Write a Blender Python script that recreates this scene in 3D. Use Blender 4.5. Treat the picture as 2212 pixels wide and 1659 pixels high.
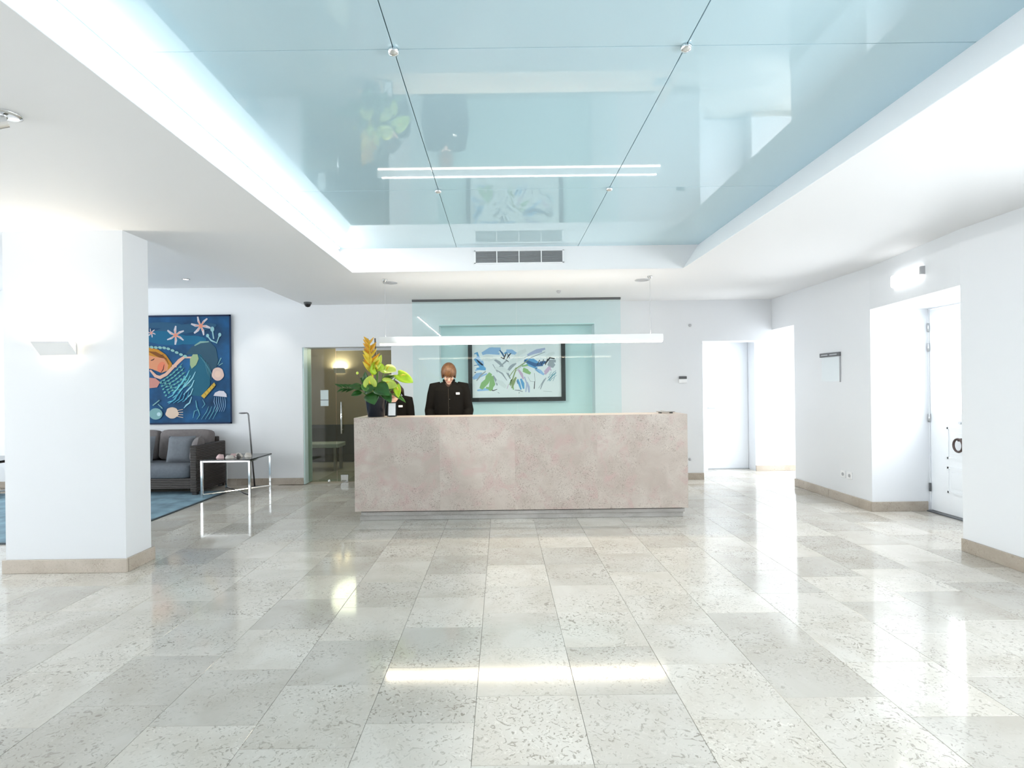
import bpy, bmesh, math, random
from mathutils import Vector, Matrix, Euler
for o in list(bpy.data.objects): bpy.data.objects.remove(o)
scene = bpy.context.scene
COL = scene.collection
PI = math.pi
random.seed(7)

# ------------------------------------------------------------------ camera
F_PX, CAM_H, ROLL = 1160.0, 1.40, 0.0125
cam_d = bpy.data.cameras.new('camera'); cam = bpy.data.objects.new('camera', cam_d); COL.objects.link(cam)
cam_d.sensor_width = 36.0; cam_d.lens = 36.0 * F_PX / 2212.0
cam_d.shift_x = 23.0 / 2212.0; cam_d.shift_y = 8.5 / 2212.0
cam_d.clip_start = 0.05
cam.location = (0, 0, CAM_H); cam.rotation_euler = (PI / 2, ROLL, 0)
scene.camera = cam

# ------------------------------------------------------------------ world, light, exposure
w = bpy.data.worlds.new('world'); scene.world = w; w.use_nodes = True
bg = w.node_tree.nodes['Background']; bg.inputs[0].default_value = (0.94, 0.97, 1.0, 1); bg.inputs[1].default_value = 2.4
vs = scene.view_settings
vs.view_transform = 'Standard'; vs.look = 'None'; vs.gamma = 1.0; vs.use_curve_mapping = False
vs.exposure = 1.0

def area(name, loc, rot, sx, sy, power, color):
    d = bpy.data.lights.new(name, 'AREA'); d.shape = 'RECTANGLE'; d.size = sx; d.size_y = sy
    d.energy = power; d.color = color
    o = bpy.data.objects.new(name, d); COL.objects.link(o); o.location = loc; o.rotation_euler = rot
    return o
# daylight through windows; the first two come from windows added out of view
area('added_right_daylight', (3.97, 0.6, 1.50), (PI / 2, 0, PI / 2), 4.7, 1.35, 70, (0.965, 0.98, 1.0))
area('added_left_daylight', (-8.16, -0.9, 1.5), (PI / 2, 0, -PI / 2), 4.2, 2.3, 66, (0.97, 0.98, 1.0))
area('daylight_lounge_window', (-8.16, 4.6, 1.5), (PI / 2, 0, -PI / 2), 5.6, 2.3, 34, (0.93, 0.97, 1.0))
area('daylight_vestibule_window', (5.64, 8.0, 1.35), (PI / 2, 0, PI / 2), 1.1, 1.9, 52, (0.98, 0.98, 1.0))
area('daylight_door_pane', (4.80, 5.22, 1.55), (PI / 2, 0, PI / 2), 0.8, 0.9, 20, (0.98, 0.98, 1.0))

# ------------------------------------------------------------------ materials
MATS = {}
def nodes_of(name):
    m = bpy.data.materials.new(name); m.use_nodes = True
    nt = m.node_tree; b = nt.nodes['Principled BSDF']
    return m, nt, b
def flat(name, col, rough=0.5, metal=0.0, spec=0.5, emit=None, estr=0.0, bump=0.0, bscale=200.0, var=0.0, vscale=6.0):
    if name in MATS: return MATS[name]
    m, nt, b = nodes_of(name)
    b.inputs['Base Color'].default_value = (*col, 1); b.inputs['Roughness'].default_value = rough
    b.inputs['Metallic'].default_value = metal; b.inputs['Specular IOR Level'].default_value = spec
    if emit: b.inputs['Emission Color'].default_value = (*emit, 1); b.inputs['Emission Strength'].default_value = estr
    tc = nt.nodes.new('ShaderNodeTexCoord')
    if var:
        n = nt.nodes.new('ShaderNodeTexNoise'); n.inputs['Scale'].default_value = vscale; n.inputs['Detail'].default_value = 4
        nt.links.new(tc.outputs['Object'], n.inputs['Vector'])
        r = nt.nodes.new('ShaderNodeValToRGB')
        r.color_ramp.elements[0].color = (*[max(0, c * (1 - var)) for c in col], 1); r.color_ramp.elements[0].position = .3
        r.color_ramp.elements[1].color = (*[min(1, c * (1 + var)) for c in col], 1); r.color_ramp.elements[1].position = .7
        nt.links.new(n.outputs['Fac'], r.inputs[0]); nt.links.new(r.outputs[0], b.inputs['Base Color'])
    if bump:
        n = nt.nodes.new('ShaderNodeTexNoise'); n.inputs['Scale'].default_value = bscale
        nt.links.new(tc.outputs['Object'], n.inputs['Vector'])
        bp = nt.nodes.new('ShaderNodeBump'); bp.inputs['Strength'].default_value = bump; bp.inputs['Distance'].default_value = 0.002
        nt.links.new(n.outputs['Fac'], bp.inputs['Height']); nt.links.new(bp.outputs[0], b.inputs['Normal'])
    MATS[name] = m
    return m

def stone(name, base, light, dark, rough, scale=1.0, frag=0.55, tint=None, vary=0.14):
    """polished shell limestone: clouded ground with lighter and darker fossil flecks, differing piece to piece"""
    m, nt, b = nodes_of(name); L = nt.links.new
    tc = nt.nodes.new('ShaderNodeTexCoord'); oi = nt.nodes.new('ShaderNodeObjectInfo')
    mul = nt.nodes.new('ShaderNodeVectorMath'); mul.operation = 'SCALE'; mul.inputs[0].default_value = (37, 53, 71)
    L(oi.outputs['Random'], mul.inputs['Scale'])
    add = nt.nodes.new('ShaderNodeVectorMath'); add.operation = 'ADD'
    L(tc.outputs['Object'], add.inputs[0]); L(mul.outputs[0], add.inputs[1])
    def noise(s, det=4, dist=0.0, rgh=.55):
        n = nt.nodes.new('ShaderNodeTexNoise'); n.inputs['Scale'].default_value = s * scale; n.inputs['Detail'].default_value = det
        n.inputs['Distortion'].default_value = dist; n.inputs['Roughness'].default_value = rgh
        L(add.outputs[0], n.inputs['Vector']); return n.outputs['Fac']
    def ramp(src, p0, p1, c0=(0, 0, 0, 1), c1=(1, 1, 1, 1)):
        r = nt.nodes.new('ShaderNodeValToRGB'); r.color_ramp.elements[0].position = p0; r.color_ramp.elements[1].position = p1
        r.color_ramp.elements[0].color = c0; r.color_ramp.elements[1].color = c1
        L(src, r.inputs[0]); return r.outputs[0]
    def mix(fac, a, c, mode='MIX'):
        x = nt.nodes.new('ShaderNodeMix'); x.data_type = 'RGBA'; x.blend_type = mode
        if isinstance(fac, float): x.inputs[0].default_value = fac
        else: L(fac, x.inputs[0])
        for i, v in ((6, a), (7, c)):
            if isinstance(v, tuple): x.inputs[i].default_value = (*v, 1)
            else: L(v, x.inputs[i])
        return x.outputs[2]
    def times(a, c):
        x = nt.nodes.new('ShaderNodeMath'); x.operation = 'MULTIPLY'
        for i, v in ((0, a), (1, c)):
            if isinstance(v, float): x.inputs[i].default_value = v
            else: L(v, x.inputs[i])
        return x.outputs[0]
    cloud = ramp(noise(2.4, 5, .6), .35, .66)
    col = mix(cloud, base, light)
    if tint: col = mix(ramp(noise(3.6, 3, 1.0), .5, .72), col, tint)
    patch = ramp(noise(1.9, 2, .3), .34, .60)
    flk = times(ramp(noise(24, 3, 2.8, .5), .57, .63), patch)
    col = mix(times(flk, frag), col, dark)
    flk2 = times(ramp(noise(30, 2, 2.2, .5), .60, .66), patch)
    col = mix(times(flk2, .4), col, tuple(min(1, c * 1.25) for c in light))
    vr = nt.nodes.new('ShaderNodeMapRange'); vr.inputs[3].default_value = 1 - vary; vr.inputs[4].default_value = 1 + vary * .6
    L(oi.outputs['Random'], vr.inputs[0])
    hs = nt.nodes.new('ShaderNodeHueSaturation'); L(col, hs.inputs['Color']); L(vr.outputs[0], hs.inputs['Value'])
    L(hs.outputs[0], b.inputs['Base Color'])
    b.inputs['Roughness'].default_value = rough
    MATS[name] = m
    return m

def pane_mat(name, tint, ior=1.5, refl_col=(1, 1, 1)):
    """clear architectural glass: tinted transmission with a Fresnel reflection"""
    m = bpy.data.materials.new(name); m.use_nodes = True; nt = m.node_tree
    for n in list(nt.nodes): nt.nodes.remove(n)
    out = nt.nodes.new('ShaderNodeOutputMaterial'); t = nt.nodes.new('ShaderNodeBsdfTransparent'); t.inputs[0].default_value = (*tint, 1)
    g = nt.nodes.new('ShaderNodeBsdfGlossy'); g.inputs['Roughness'].default_value = 0.01; g.inputs[0].default_value = (*refl_col, 1)
    fr = nt.nodes.new('ShaderNodeFresnel'); fr.inputs['IOR'].default_value = ior
    mx = nt.nodes.new('ShaderNodeMixShader')
    ge = nt.nodes.new('ShaderNodeNewGeometry'); sb = nt.nodes.new('ShaderNodeMath'); sb.operation = 'SUBTRACT'; sb.inputs[0].default_value = 1.0
    ml = nt.nodes.new('ShaderNodeMath'); ml.operation = 'MULTIPLY'; nt.links.new(ge.outputs['Backfacing'], sb.inputs[1])
    nt.links.new(fr.outputs[0], ml.inputs[0]); nt.links.new(sb.outputs[0], ml.inputs[1])
    nt.links.new(ml.outputs[0], mx.inputs[0]); nt.links.new(t.outputs[0], mx.inputs[1]); nt.links.new(g.outputs[0], mx.inputs[2])
    nt.links.new(mx.outputs[0], out.inputs[0]); MATS[name] = m
    return m

M_WALL = flat('white_plaster', (0.755, 0.775, 0.80), .55, spec=.3, bump=.03, bscale=60)
M_CEIL = flat('white_ceiling_paint', (0.79, 0.80, 0.815), .6, spec=.25)
M_DOORW = flat('white_door_paint', (0.82, 0.85, 0.88), .35)
M_FLOOR = stone('floor_limestone', (0.535, 0.50, 0.44), (0.63, 0.605, 0.555), (0.25, 0.225, 0.185), .085, 1.0, .75, vary=.16)
M_BASEB = stone('baseboard_limestone', (0.40, 0.345, 0.285), (0.50, 0.44, 0.375), (0.24, 0.19, 0.15), .25, 1.3, .45)
M_DESK = stone('desk_limestone', (0.465, 0.395, 0.345), (0.57, 0.505, 0.45), (0.27, 0.215, 0.18), .35, 1.5, .8, tint=(0.52, 0.385, 0.355), vary=.08)
M_PLINTH = stone('plinth_limestone', (0.36, 0.34, 0.315), (0.46, 0.44, 0.42), (0.2, 0.18, 0.16), .3, 1.5, .4)
M_GROUT = flat('grout', (0.46, 0.44, 0.40), .8)
M_GCEIL = flat('teal_backed_glass', (0.51, 0.71, 0.80), .025, spec=.85)
MATS['teal_backed_glass'].node_tree.nodes['Principled BSDF'].inputs['IOR'].default_value = 1.75
M_CHROME = flat('chrome', (0.82, 0.83, 0.84), .12, metal=1.0)
M_STEEL = flat('brushed_steel', (0.55, 0.56, 0.57), .3, metal=1.0)
M_BLACK = flat('black_metal', (0.012, 0.012, 0.013), .4)
M_DARKG = flat('dark_grey_plastic', (0.10, 0.105, 0.11), .45)
M_WHITEP = flat('white_plastic', (0.82, 0.83, 0.84), .35)
M_GREYP = flat('grey_plastic', (0.42, 0.43, 0.45), .4)
M_PANE = pane_mat('greenish_partition_glass', (0.925, 0.985, 0.985), 1.35)
M_CLEAR = pane_mat('clear_glass', (0.97, 0.985, 0.985))
M_TINT = pane_mat('green_tinted_door_glass', (0.73, 0.80, 0.755), 1.5)
M_FROST = flat('lit_acrylic', (0.9, 0.9, 0.88), .4, emit=(1, .97, .93), estr=2.0)

# ------------------------------------------------------------------ mesh helpers
class MB:
    def __init__(s): s.v = []; s.f = []; s.smooth = False
    def add(s, vs, fs):
        n = len(s.v); s.v += [tuple(v) for v in vs]; s.f += [tuple(i + n for i in f) for f in fs]; return s
    def box(s, x0, x1, y0, y1, z0, z1):
        v = [(x0, y0, z0), (x1, y0, z0), (x1, y1, z0), (x0, y1, z0), (x0, y0, z1), (x1, y0, z1), (x1, y1, z1), (x0, y1, z1)]
        return s.add(v, [(0, 3, 2, 1), (4, 5, 6, 7), (0, 1, 5, 4), (1, 2, 6, 5), (2, 3, 7, 6), (3, 0, 4, 7)])
    def prism(s, poly, z0, z1):                       # polygon in plan (counter-clockwise)
        n = len(poly)
        v = [(x, y, z0) for x, y in poly] + [(x, y, z1) for x, y in poly]
        return s.add(v, [tuple(range(n - 1, -1, -1)), tuple(range(n, 2 * n))] + [(i, (i + 1) % n, n + (i + 1) % n, n + i) for i in range(n)])
    def plate(s, poly, y0, y1):                        # polygon in X,Z with thickness along Y
        n = len(poly)
        v = [(x, y0, z) for x, z in poly] + [(x, y1, z) for x, z in poly]
        return s.add(v, [tuple(range(n)), tuple(range(2 * n - 1, n - 1, -1))] + [(i, n + i, n + (i + 1) % n, (i + 1) % n) for i in range(n)])
    def ring_loft(s, rings, cap=True, closed=False):
        n = len(rings[0]); v = [p for r in rings for p in r]; f = []
        m = len(rings)
        for i in range(m - (0 if closed else 1)):
            for j in range(n):
                a, b = i * n + j, i * n + (j + 1) % n
                c, d = ((i + 1) % m) * n + (j + 1) % n, ((i + 1) % m) * n + j
                f.append((a, b, c, d))
        if cap and not closed:
            f.append(tuple(range(n - 1, -1, -1))); f.append(tuple(range((m - 1) * n, m * n)))
        return s.add(v, f)
    def tube(s, pts, rad, n=10, flatten=1.0):
        pts = [Vector(p) for p in pts]
        if not isinstance(rad, (list, tuple)): rad = [rad] * len(pts)
        rings = []; prev = None
        for i, p in enumerate(pts):
            t = (pts[min(i + 1, len(pts) - 1)] - pts[max(i - 1, 0)]).normalized()
            if prev is None:
                u = t.cross(Vector((0, 0, 1)))
                if u.length < .15: u = t.cross(Vector((0, 1, 0)))
            else: u = prev - t * prev.dot(t)
            u.normalize(); prev = u; k = t.cross(u)
            rings.append([p + (u * math.cos(2 * PI * j / n) + k * flatten * math.sin(2 * PI * j / n)) * rad[i] for j in range(n)])
        return s.ring_loft(rings)
    def cyl(s, c, r, z0, z1, n=24, r1=None):
        r1 = r if r1 is None else r1
        R = lambda q, z: [(c[0] + q * math.cos(2 * PI * j / n), c[1] + q * math.sin(2 * PI * j / n), z) for j in range(n)]
        return s.ring_loft([R(r, z0), R(r1, z1)])
    def lathe(s, c, prof, n=28):
        return s.ring_loft([[(c[0] + r * math.cos(2 * PI * j / n), c[1] + r * math.sin(2 * PI * j / n), c[2] + z) for j in range(n)] for r, z in prof])
    def ball(s, c, r, n=14, m=8, M=None):
        rings = []
        for i in range(m + 1):
            t = PI * (i + .02) / (m + .04)
            ring = [Vector((r[0] * math.sin(t) * math.cos(2 * PI * j / n), r[1] * math.sin(t) * math.sin(2 * PI * j / n), -r[2] * math.cos(t))) for j in range(n)]
            rings.append([Vector(c) + (M @ p if M else p) for p in ring])
        return s.ring_loft(rings)
    def mesh(s, name, mat, smooth=False):
        me = bpy.data.meshes.new(name); me.from_pydata([tuple(v) for v in s.v], [], s.f); me.validate(); me.update()
        bm = bmesh.new(); bm.from_mesh(me); bmesh.ops.recalc_face_normals(bm, faces=bm.faces); bm.to_mesh(me); bm.free()
        if mat: me.materials.append(mat)
        if smooth: me.polygons.foreach_set('use_smooth', [True] * len(me.polygons))
        return me
    def build(s, name, mat, parent=None, smooth=False, bevel=0.0, loc=None):
        o = bpy.data.objects.new(name, s.mesh(name, mat, smooth)); COL.objects.link(o)
        if loc: o.location = loc
        if parent: o.parent = parent
        if bevel:
            b = o.modifiers.new('bevel', 'BEVEL'); b.width = bevel; b.segments = 2; b.limit_method = 'ANGLE'
        return o

def tag(o, label=None, cat=None, group=None, kind=None):
    if label: o['label'] = label
    if cat: o['category'] = cat
    if group: o['group'] = group
    if kind: o['kind'] = kind
    return o
def empty(name, loc=(0, 0, 0), rz=0.0):
    o = bpy.data.objects.new(name, None); COL.objects.link(o); o.location = loc; o.rotation_euler = (0, 0, rz); o.empty_display_size = .1
    return o
def struct(name, label, mb, mat, cat, bevel=0.0):
    return tag(mb.build(name, mat, bevel=bevel), label, cat, kind='structure')
def link_copy(src, name, parent, loc=None, rot=None):
    o = bpy.data.objects.new(name, src.data); COL.objects.link(o); o.parent = parent
    if loc: o.location = loc
    if rot: o.rotation_euler = rot
    return o

# ------------------------------------------------------------------ the setting
CZ, GZ, LZ = 2.67, 2.925, 2.945         # soffit, glass ceiling and lounge ceiling heights
YB = 8.0                                # back wall
XR0, XR1 = 3.82, 4.04                   # right wall, near and far of the door recess
DX = 4.67                               # door plane in the right wall
NX0, NX1, NZ = -0.919, 1.397, 2.35      # niche behind the desk
GX0, GX1, GDZ = -2.96, -1.635, 2.04     # glass door opening
OX, OZ = 3.0, 2.06                      # opening at the right end of the back wall

floor = struct('floor', 'polished beige limestone tile floor of the lobby', MB().box(-8.2, 6.0, -3.6, 11.0, -0.20, -0.012), M_GROUT, 'floor')
TW, TL, GAP = 0.457, 0.450, 0.0016
def proj(x, y, z):
    a, b = x / y * F_PX, (z - CAM_H) / y * F_PX
    return 1083 + a - b * ROLL, 838 - b - a * ROLL
tile_cells = []
def in_lobby(x, y):
    if y > 8.2 and (GX0 < x < GX1): return True
    if y > 8.05 and not (OX - .2 < x < 5.3): return False
    if x > XR0 + .9 and y < 7.3: return False
    return True
k0 = int(math.floor((-8.2 + .13) / TW)); k1 = int(math.ceil((5.6 + .13) / TW))
for k in range(k0, k1):
    x0 = -0.13 + k * TW; off = random.choice((0, .15, .225, .3)) if k not in (0, 1) else .19
    for j in range(-8, 20):
        y0 = j * TL + off
        cx, cy = x0 + TW / 2, y0 + TL / 2
        if not in_lobby(cx, cy) or cy > 9.2: continue
        if cy > 1.6:
            px, py = proj(cx, cy, 0)
            vis = -60 < px < 2270 and py < 1720
            if 5.9 < cy < 8 and -1.3 < cx < 1.7: vis = False           # behind the desk
            if cx < -4.05 and cy < 5.0: vis = False                    # under the pillar's blind side
            ar = 1 / cy ** 3 if vis else 0
        else: ar = 0
        tile_cells.append((ar, x0, y0))
tile_cells.sort(key=lambda t: -t[0])
tw, tl = TW - GAP, TL - GAP
tile0 = MB().ring_loft([[(-tw / 2, -tl / 2, -.012), (tw / 2, -tl / 2, -.012), (tw / 2, tl / 2, -.012), (-tw / 2, tl / 2, -.012)],
                        [(-tw / 2, -tl / 2, -.0012), (tw / 2, -tl / 2, -.0012), (tw / 2, tl / 2, -.0012), (-tw / 2, tl / 2, -.0012)],
                        [(-tw / 2 + .0012, -tl / 2 + .0012, 0), (tw / 2 - .0012, -tl / 2 + .0012, 0), (tw / 2 - .0012, tl / 2 - .0012, 0), (-tw / 2 + .0012, tl / 2 - .0012, 0)]]).mesh('tile', M_FLOOR)
rest = MB(); nt_ = 0
for ar, x0, y0 in tile_cells:
    if ar > 0 and nt_ < 298:
        o = bpy.data.objects.new('tile', tile0); COL.objects.link(o); o.parent = floor
        o.location = (x0 + TW / 2, y0 + TL / 2, 0); o.rotation_euler = (0, 0, random.choice((0, PI)))
        nt_ += 1
    else:
        rest.box(x0 + GAP / 2, x0 + TW - GAP / 2, y0 + GAP / 2, y0 + TL - GAP / 2, -.012, 0)
tag(rest.build('tile_remainder', M_FLOOR, floor), kind='stuff')

# back wall with the door opening, the niche and the corner opening
b = MB()
T = 8.32
b.box(-8.2, GX0, YB, T, 0, 3.2)
b.box(GX0, GX1, YB, T, GDZ, 3.2)
b.box(GX1, NX0, YB, T, 0, 3.2)
b.box(NX0, NX1, YB, T, NZ, 3.2)
b.box(NX1, OX, YB, T, 0, 3.2)
b.box(OX, XR1 + .2, YB, T, OZ, 3.2)
wall_back = struct('wall_back', 'white back wall behind the reception desk', b, M_WALL, 'wall')
M_NICHE = flat('pale_aqua_paint', (0.72, 0.865, 0.88), .5)
MB().box(NX0, NX1, 8.25, T + .05, 0, NZ).build('niche_back', M_NICHE, wall_back)
MB().box(NX0, NX1, YB + .002, 8.25, NZ - .012, NZ).build('niche_head', M_NICHE, wall_back)

# right wall: thick, broken by the recess of the street door and ending at the vestibule
b = MB()
WO = 4.74
b.box(XR0, WO, -3.6, -1.8, 0, 3.2); b.box(XR0, WO, 3.0, 4.46, 0, 3.2); b.box(XR0, WO, -1.8, 3.0, 0, .8); b.box(XR0, WO, -1.8, 3.0, 2.2, 3.2)
b.prism([(XR1, 5.87), (WO, 5.87), (WO, 7.40), (XR1, 7.40)], 0, 3.2)
b.prism([(XR0, 4.46), (WO, 4.46), (WO, 5.87), (XR1, 5.87)], 2.205, 3.2)
b.box(XR1, XR1 + .2, 7.40, YB, 2.215, 3.2)
wall_right = struct('wall_right', 'thick white right wall with the deep door recess', b, M_WALL, 'wall')
# vestibule beyond the corner opening
b = MB()
b.box(OX - .3, 3.345, 8.73, 9.2, 0, 2.6); b.box(3.345, 4.12, 8.73, 9.2, 2.125, 2.6); b.box(4.12, 5.7, 8.73, 9.2, 0, 2.6)
b.box(OX - .3, OX, T, 8.73, 0, 2.6)
b.box(5.5, 5.7, 7.0, 7.45, 0, 2.6); b.box(5.5, 5.7, 8.55, 8.73, 0, 2.6); b.box(5.5, 5.7, 7.45, 8.55, 0, .4); b.box(5.5, 5.7, 7.45, 8.55, 2.3, 2.6)
b.box(WO, 5.7, 7.2, 7.4, 0, 2.6)
wall_vest = struct('wall_vestibule', 'bright white vestibule wall beyond the corner opening', b, M_WALL, 'wall')
struct('ceiling_vestibule', 'white vestibule ceiling beyond the corner opening', MB().box(OX - .3, XR1 + .2, T, 9.2, 2.5, 2.6).box(XR1 + .2, 5.7, 7.4, 9.2, 2.5, 2.6), M_CEIL, 'ceiling')
b = MB()
for x in (7.45, 8.0 - .02, 8.51): b.box(5.54, 5.6, x, x + .04, .4, 2.3)
for z in (.4, 1.5, 2.26): b.box(5.54, 5.6, 7.45, 8.55, z, z + .04)
win1 = struct('window_1', 'white framed vestibule window', b, M_DOORW, 'window')
MB().box(5.565, 5.573, 7.47, 8.53, .42, 2.28).build('pane', M_CLEAR, win1)
# left wall with the lounge window and an added side opening, plain rear wall
b = MB()
b.box(-8.2, -8.0, -3.6, -3.0, 0, 3.2); b.box(-8.2, -8.0, 1.2, 1.6, 0, 3.2); b.box(-8.2, -8.0, -3.0, 1.2, 0, .3); b.box(-8.2, -8.0, -3.0, 1.2, 2.7, 3.2); b.box(-8.2, -8.0, 7.5, 8.3, 0, 3.2); b.box(-8.2, -8.0, 1.6, 7.5, 0, .3); b.box(-8.2, -8.0, 1.6, 7.5, 2.7, 3.2)
struct('wall_left', 'white left wall with the wide lounge window', b, M_WALL, 'wall')
b = MB()
for i in range(5): b.box(-8.14, -8.06, 1.6 + i * 1.46, 1.66 + i * 1.46, .3, 2.7)
for z in (.3, 2.64): b.box(-8.14, -8.06, 1.6, 7.5, z, z + .06)
win2 = struct('window_2', 'wide white framed lounge window in the left wall', b, M_DOORW, 'window')
for i in range(4): MB().box(-8.104, -8.096, 1.66 + i * 1.46, 3.06 + i * 1.46, .36, 2.64).build('pane', M_CLEAR, win2)
b = MB(); b.box(-8.2, 5.0, -3.8, -3.6, 0, 3.2)
struct('wall_rear', 'plain white rear wall behind the viewer', b, M_WALL, 'wall')
def window(name, label, along, fixed, a0, a1, z0, z1, n):
    b = MB(); st = (a1 - a0) / n
    def bx(u0, u1, w0, w1, t):
        if along == 'x': b.box(u0, u1, fixed - t, fixed + t, w0, w1)
        else: b.box(fixed - t, fixed + t, u0, u1, w0, w1)
    for i in range(n + 1):
        c = min(max(a0 + i * st, a0 + .03), a1 - .03); bx(c - .03, c + .03, z0, z1, .035)
    for z in (z0 + .03, z1 - .03): bx(a0, a1, z - .03, z + .03, .034)
    wn = struct(name, label, b, M_DOORW, 'window')
    for i in range(n):
        m = MB(); u0, u1 = a0 + i * st + .03, a0 + (i + 1) * st - .03
        if along == 'x': m.box(u0, u1, fixed - .004, fixed + .004, z0 + .06, z1 - .06)
        else: m.box(fixed - .004, fixed + .004, u0, u1, z0 + .06, z1 - .06)
        m.build('pane', M_CLEAR, wn)
window('added_window_3', 'added white framed side window left of the viewer', 'y', -8.1, -3.0, 1.2, .3, 2.7, 3)  # unseen window, added to let fill light in from the left
window('added_window_4', 'added wide white framed window beside the viewer', 'y', 3.90, -1.8, 3.0, .8, 2.2, 4)  # unseen window, added and sized for the light from the right

# pillar
pil = struct('wall_pillar', 'white rectangular pillar carrying the wall lamp', MB().box(-3.89, -2.95, 4.20, 4.50, 0, CZ), M_WALL, 'pillar')

# ceiling: soffit around the coffer, splayed coffer sides, glass panels
CX0, CX1, CY0, CY1 = -1.60, 1.985, -1.05, 5.81
GXL, GXR = -1.745, 2.15
TOP = 3.2
b = MB()
b.box(-8.2, CX0, -3.6, 4.50, CZ, CZ + .004); b.box(-8.2, -3.6, -3.6, 4.50, CZ + .004, TOP)
b.box(-2.92, CX0, 4.50, YB, CZ, CZ + .004); b.box(-2.92, -2.6, 4.50, YB, CZ + .004, TOP)
b.box(CX0, CX1, CY1, YB, CZ, CZ + .004); b.box(CX1, 5.0, -3.6, YB, CZ, CZ + .004)
b.box(CX0, CX1, -3.6, CY0, CZ, CZ + .004)
ceil = struct('ceiling', 'white soffit framing the glass ceiling coffer', b, M_CEIL, 'ceiling')
struct('ceiling_lounge', 'raised white ceiling above the lounge', MB().box(-8.2, -2.92, 4.50, YB, LZ, TOP), M_CEIL, 'ceiling')
struct('ceiling_cover', 'roof slab above the glass ceiling', MB().box(-8.2, 5.7, -3.8, 8.4, TOP, TOP + .1), M_CEIL, 'ceiling')
f = MB()
f.plate([(CX0, CZ + .004), (GXL, GZ), (GXL - .1, GZ), (CX0 - .1, CZ + .004)], CY0, CY1)
f.build('coffer_fascia', M_CEIL, ceil)
f = MB(); f.plate([(CX1, CZ + .004), (CX1 + .1, CZ + .004), (GXR + .1, GZ), (GXR, GZ)], CY0, CY1); f.build('coffer_fascia', M_CEIL, ceil)
MB().box(GXL - .1, GXR + .1, CY1 + .0005, CY1 + .06, CZ + .0045, GZ).build('coffer_fascia', M_CEIL, ceil)
MB().box(GXL - .1, GXR + .1, CY0 - .06, CY0, CZ + .0045, GZ).build('coffer_fascia', M_CEIL, ceil)
xs = [GXL - .05, -0.465, 0.848, GXR + .05]; ys = [5.83, 4.12, 2.41, 0.70, -1.01]
for i in range(3):
    for j in range(4):
        g = MB().box(xs[i] + .002, xs[i + 1] - .002, ys[j + 1] + .0016, ys[j] - .0016, GZ, GZ + .012)
        g.build('glass_panel', M_GCEIL, ceil, bevel=.0015)
MB().box(GXL - .1, GXR + .1, CY0, CY1, GZ + .03, GZ + .04).build('joint_backing', flat('joint_backing', (.50, .64, .67), .6), ceil)
for x in (-0.465, 0.848):
    for y in (4.12, 2.41, .70):
        p = MB().lathe((x, y, GZ), [(.006, 0), (.024, -.002), (.026, -.012), (.02, -.022), (.005, -.026)], 18)
        p.build('glass_fixing', M_CHROME, ceil, smooth=True)

# light strip added along the left coffer edge to brighten the splayed side
lsx = empty('added_light_strip', (GXL + .022, (CY0 + CY1) / 2, GZ - .004)); tag(lsx, 'added slim white light strip along the left edge of the glass ceiling', 'light strip')
MB().box(-.018, .018, -3.36, 3.36, -.012, .003).build('profile', M_WHITEP, lsx)
MB().box(-.014, .014, -3.35, 3.35, -.016, -.0122).build('diffuser', flat('added_strip_glow', (1, 1, 1), .5, emit=(1, .99, .97), estr=6.0), lsx)
cs = area('added_strip_lamp', (0, 0, 0), (0, -.45, 0), .03, 6.6, 50, (1.0, .985, .96)); cs.parent = lsx; cs.location = (0.002, 0, -.02)
# baseboards of cut stone strips
def base_run(name, label, runs, h=.098, th=.018, piece=.9):
    root = empty(name); tag(root, label, 'baseboard', kind='structure')
    for (x0, y0), (x1, y1) in runs:
        a, c = Vector((x0, y0, 0)), Vector((x1, y1, 0)); d = c - a; Ln = d.length; n = max(1, round(Ln / piece)); u = d.normalized()
        nrm = Vector((u.y, -u.x, 0))
        for i in range(n):
            s0, s1 = a + u * (Ln * i / n + .0008), a + u * (Ln * (i + 1) / n - .0008)
            mid = (s0 + s1) / 2; hl = (s1 - s0).length / 2
            m = MB().box(-hl, hl, -th, -.0005, 0.0005, h)
            o = m.build('stone_strip', M_BASEB, root, bevel=.002); o.location = mid; o.rotation_euler = (0, 0, math.atan2(u.y, u.x))
base_run('baseboard_back', 'beige stone baseboard along the back wall', [((-7.9, YB), (GX0, YB)), ((GX1, YB), (NX0, YB)), ((NX1, YB), (OX, YB))])
base_run('baseboard_right', 'beige stone baseboard along the right wall and door recess',
         [((XR0, 4.46), (XR0, -1.0)), ((XR1, 7.40), (XR1, 5.87)), ((XR1 - .018, 5.87), (DX - .03, 5.87))], h=.105)
base_run('baseboard_vestibule', 'beige stone baseboard in the bright vestibule', [((4.12, 8.73), (5.5, 8.73))], h=.09)
base_run('baseboard_pillar', 'beige stone baseboard wrapping the white pillar', [((-3.905, 4.20), (-2.932, 4.20)), ((-2.95, 4.20), (-2.95, 4.52))], h=.105, th=.022, piece=1.2)

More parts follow.
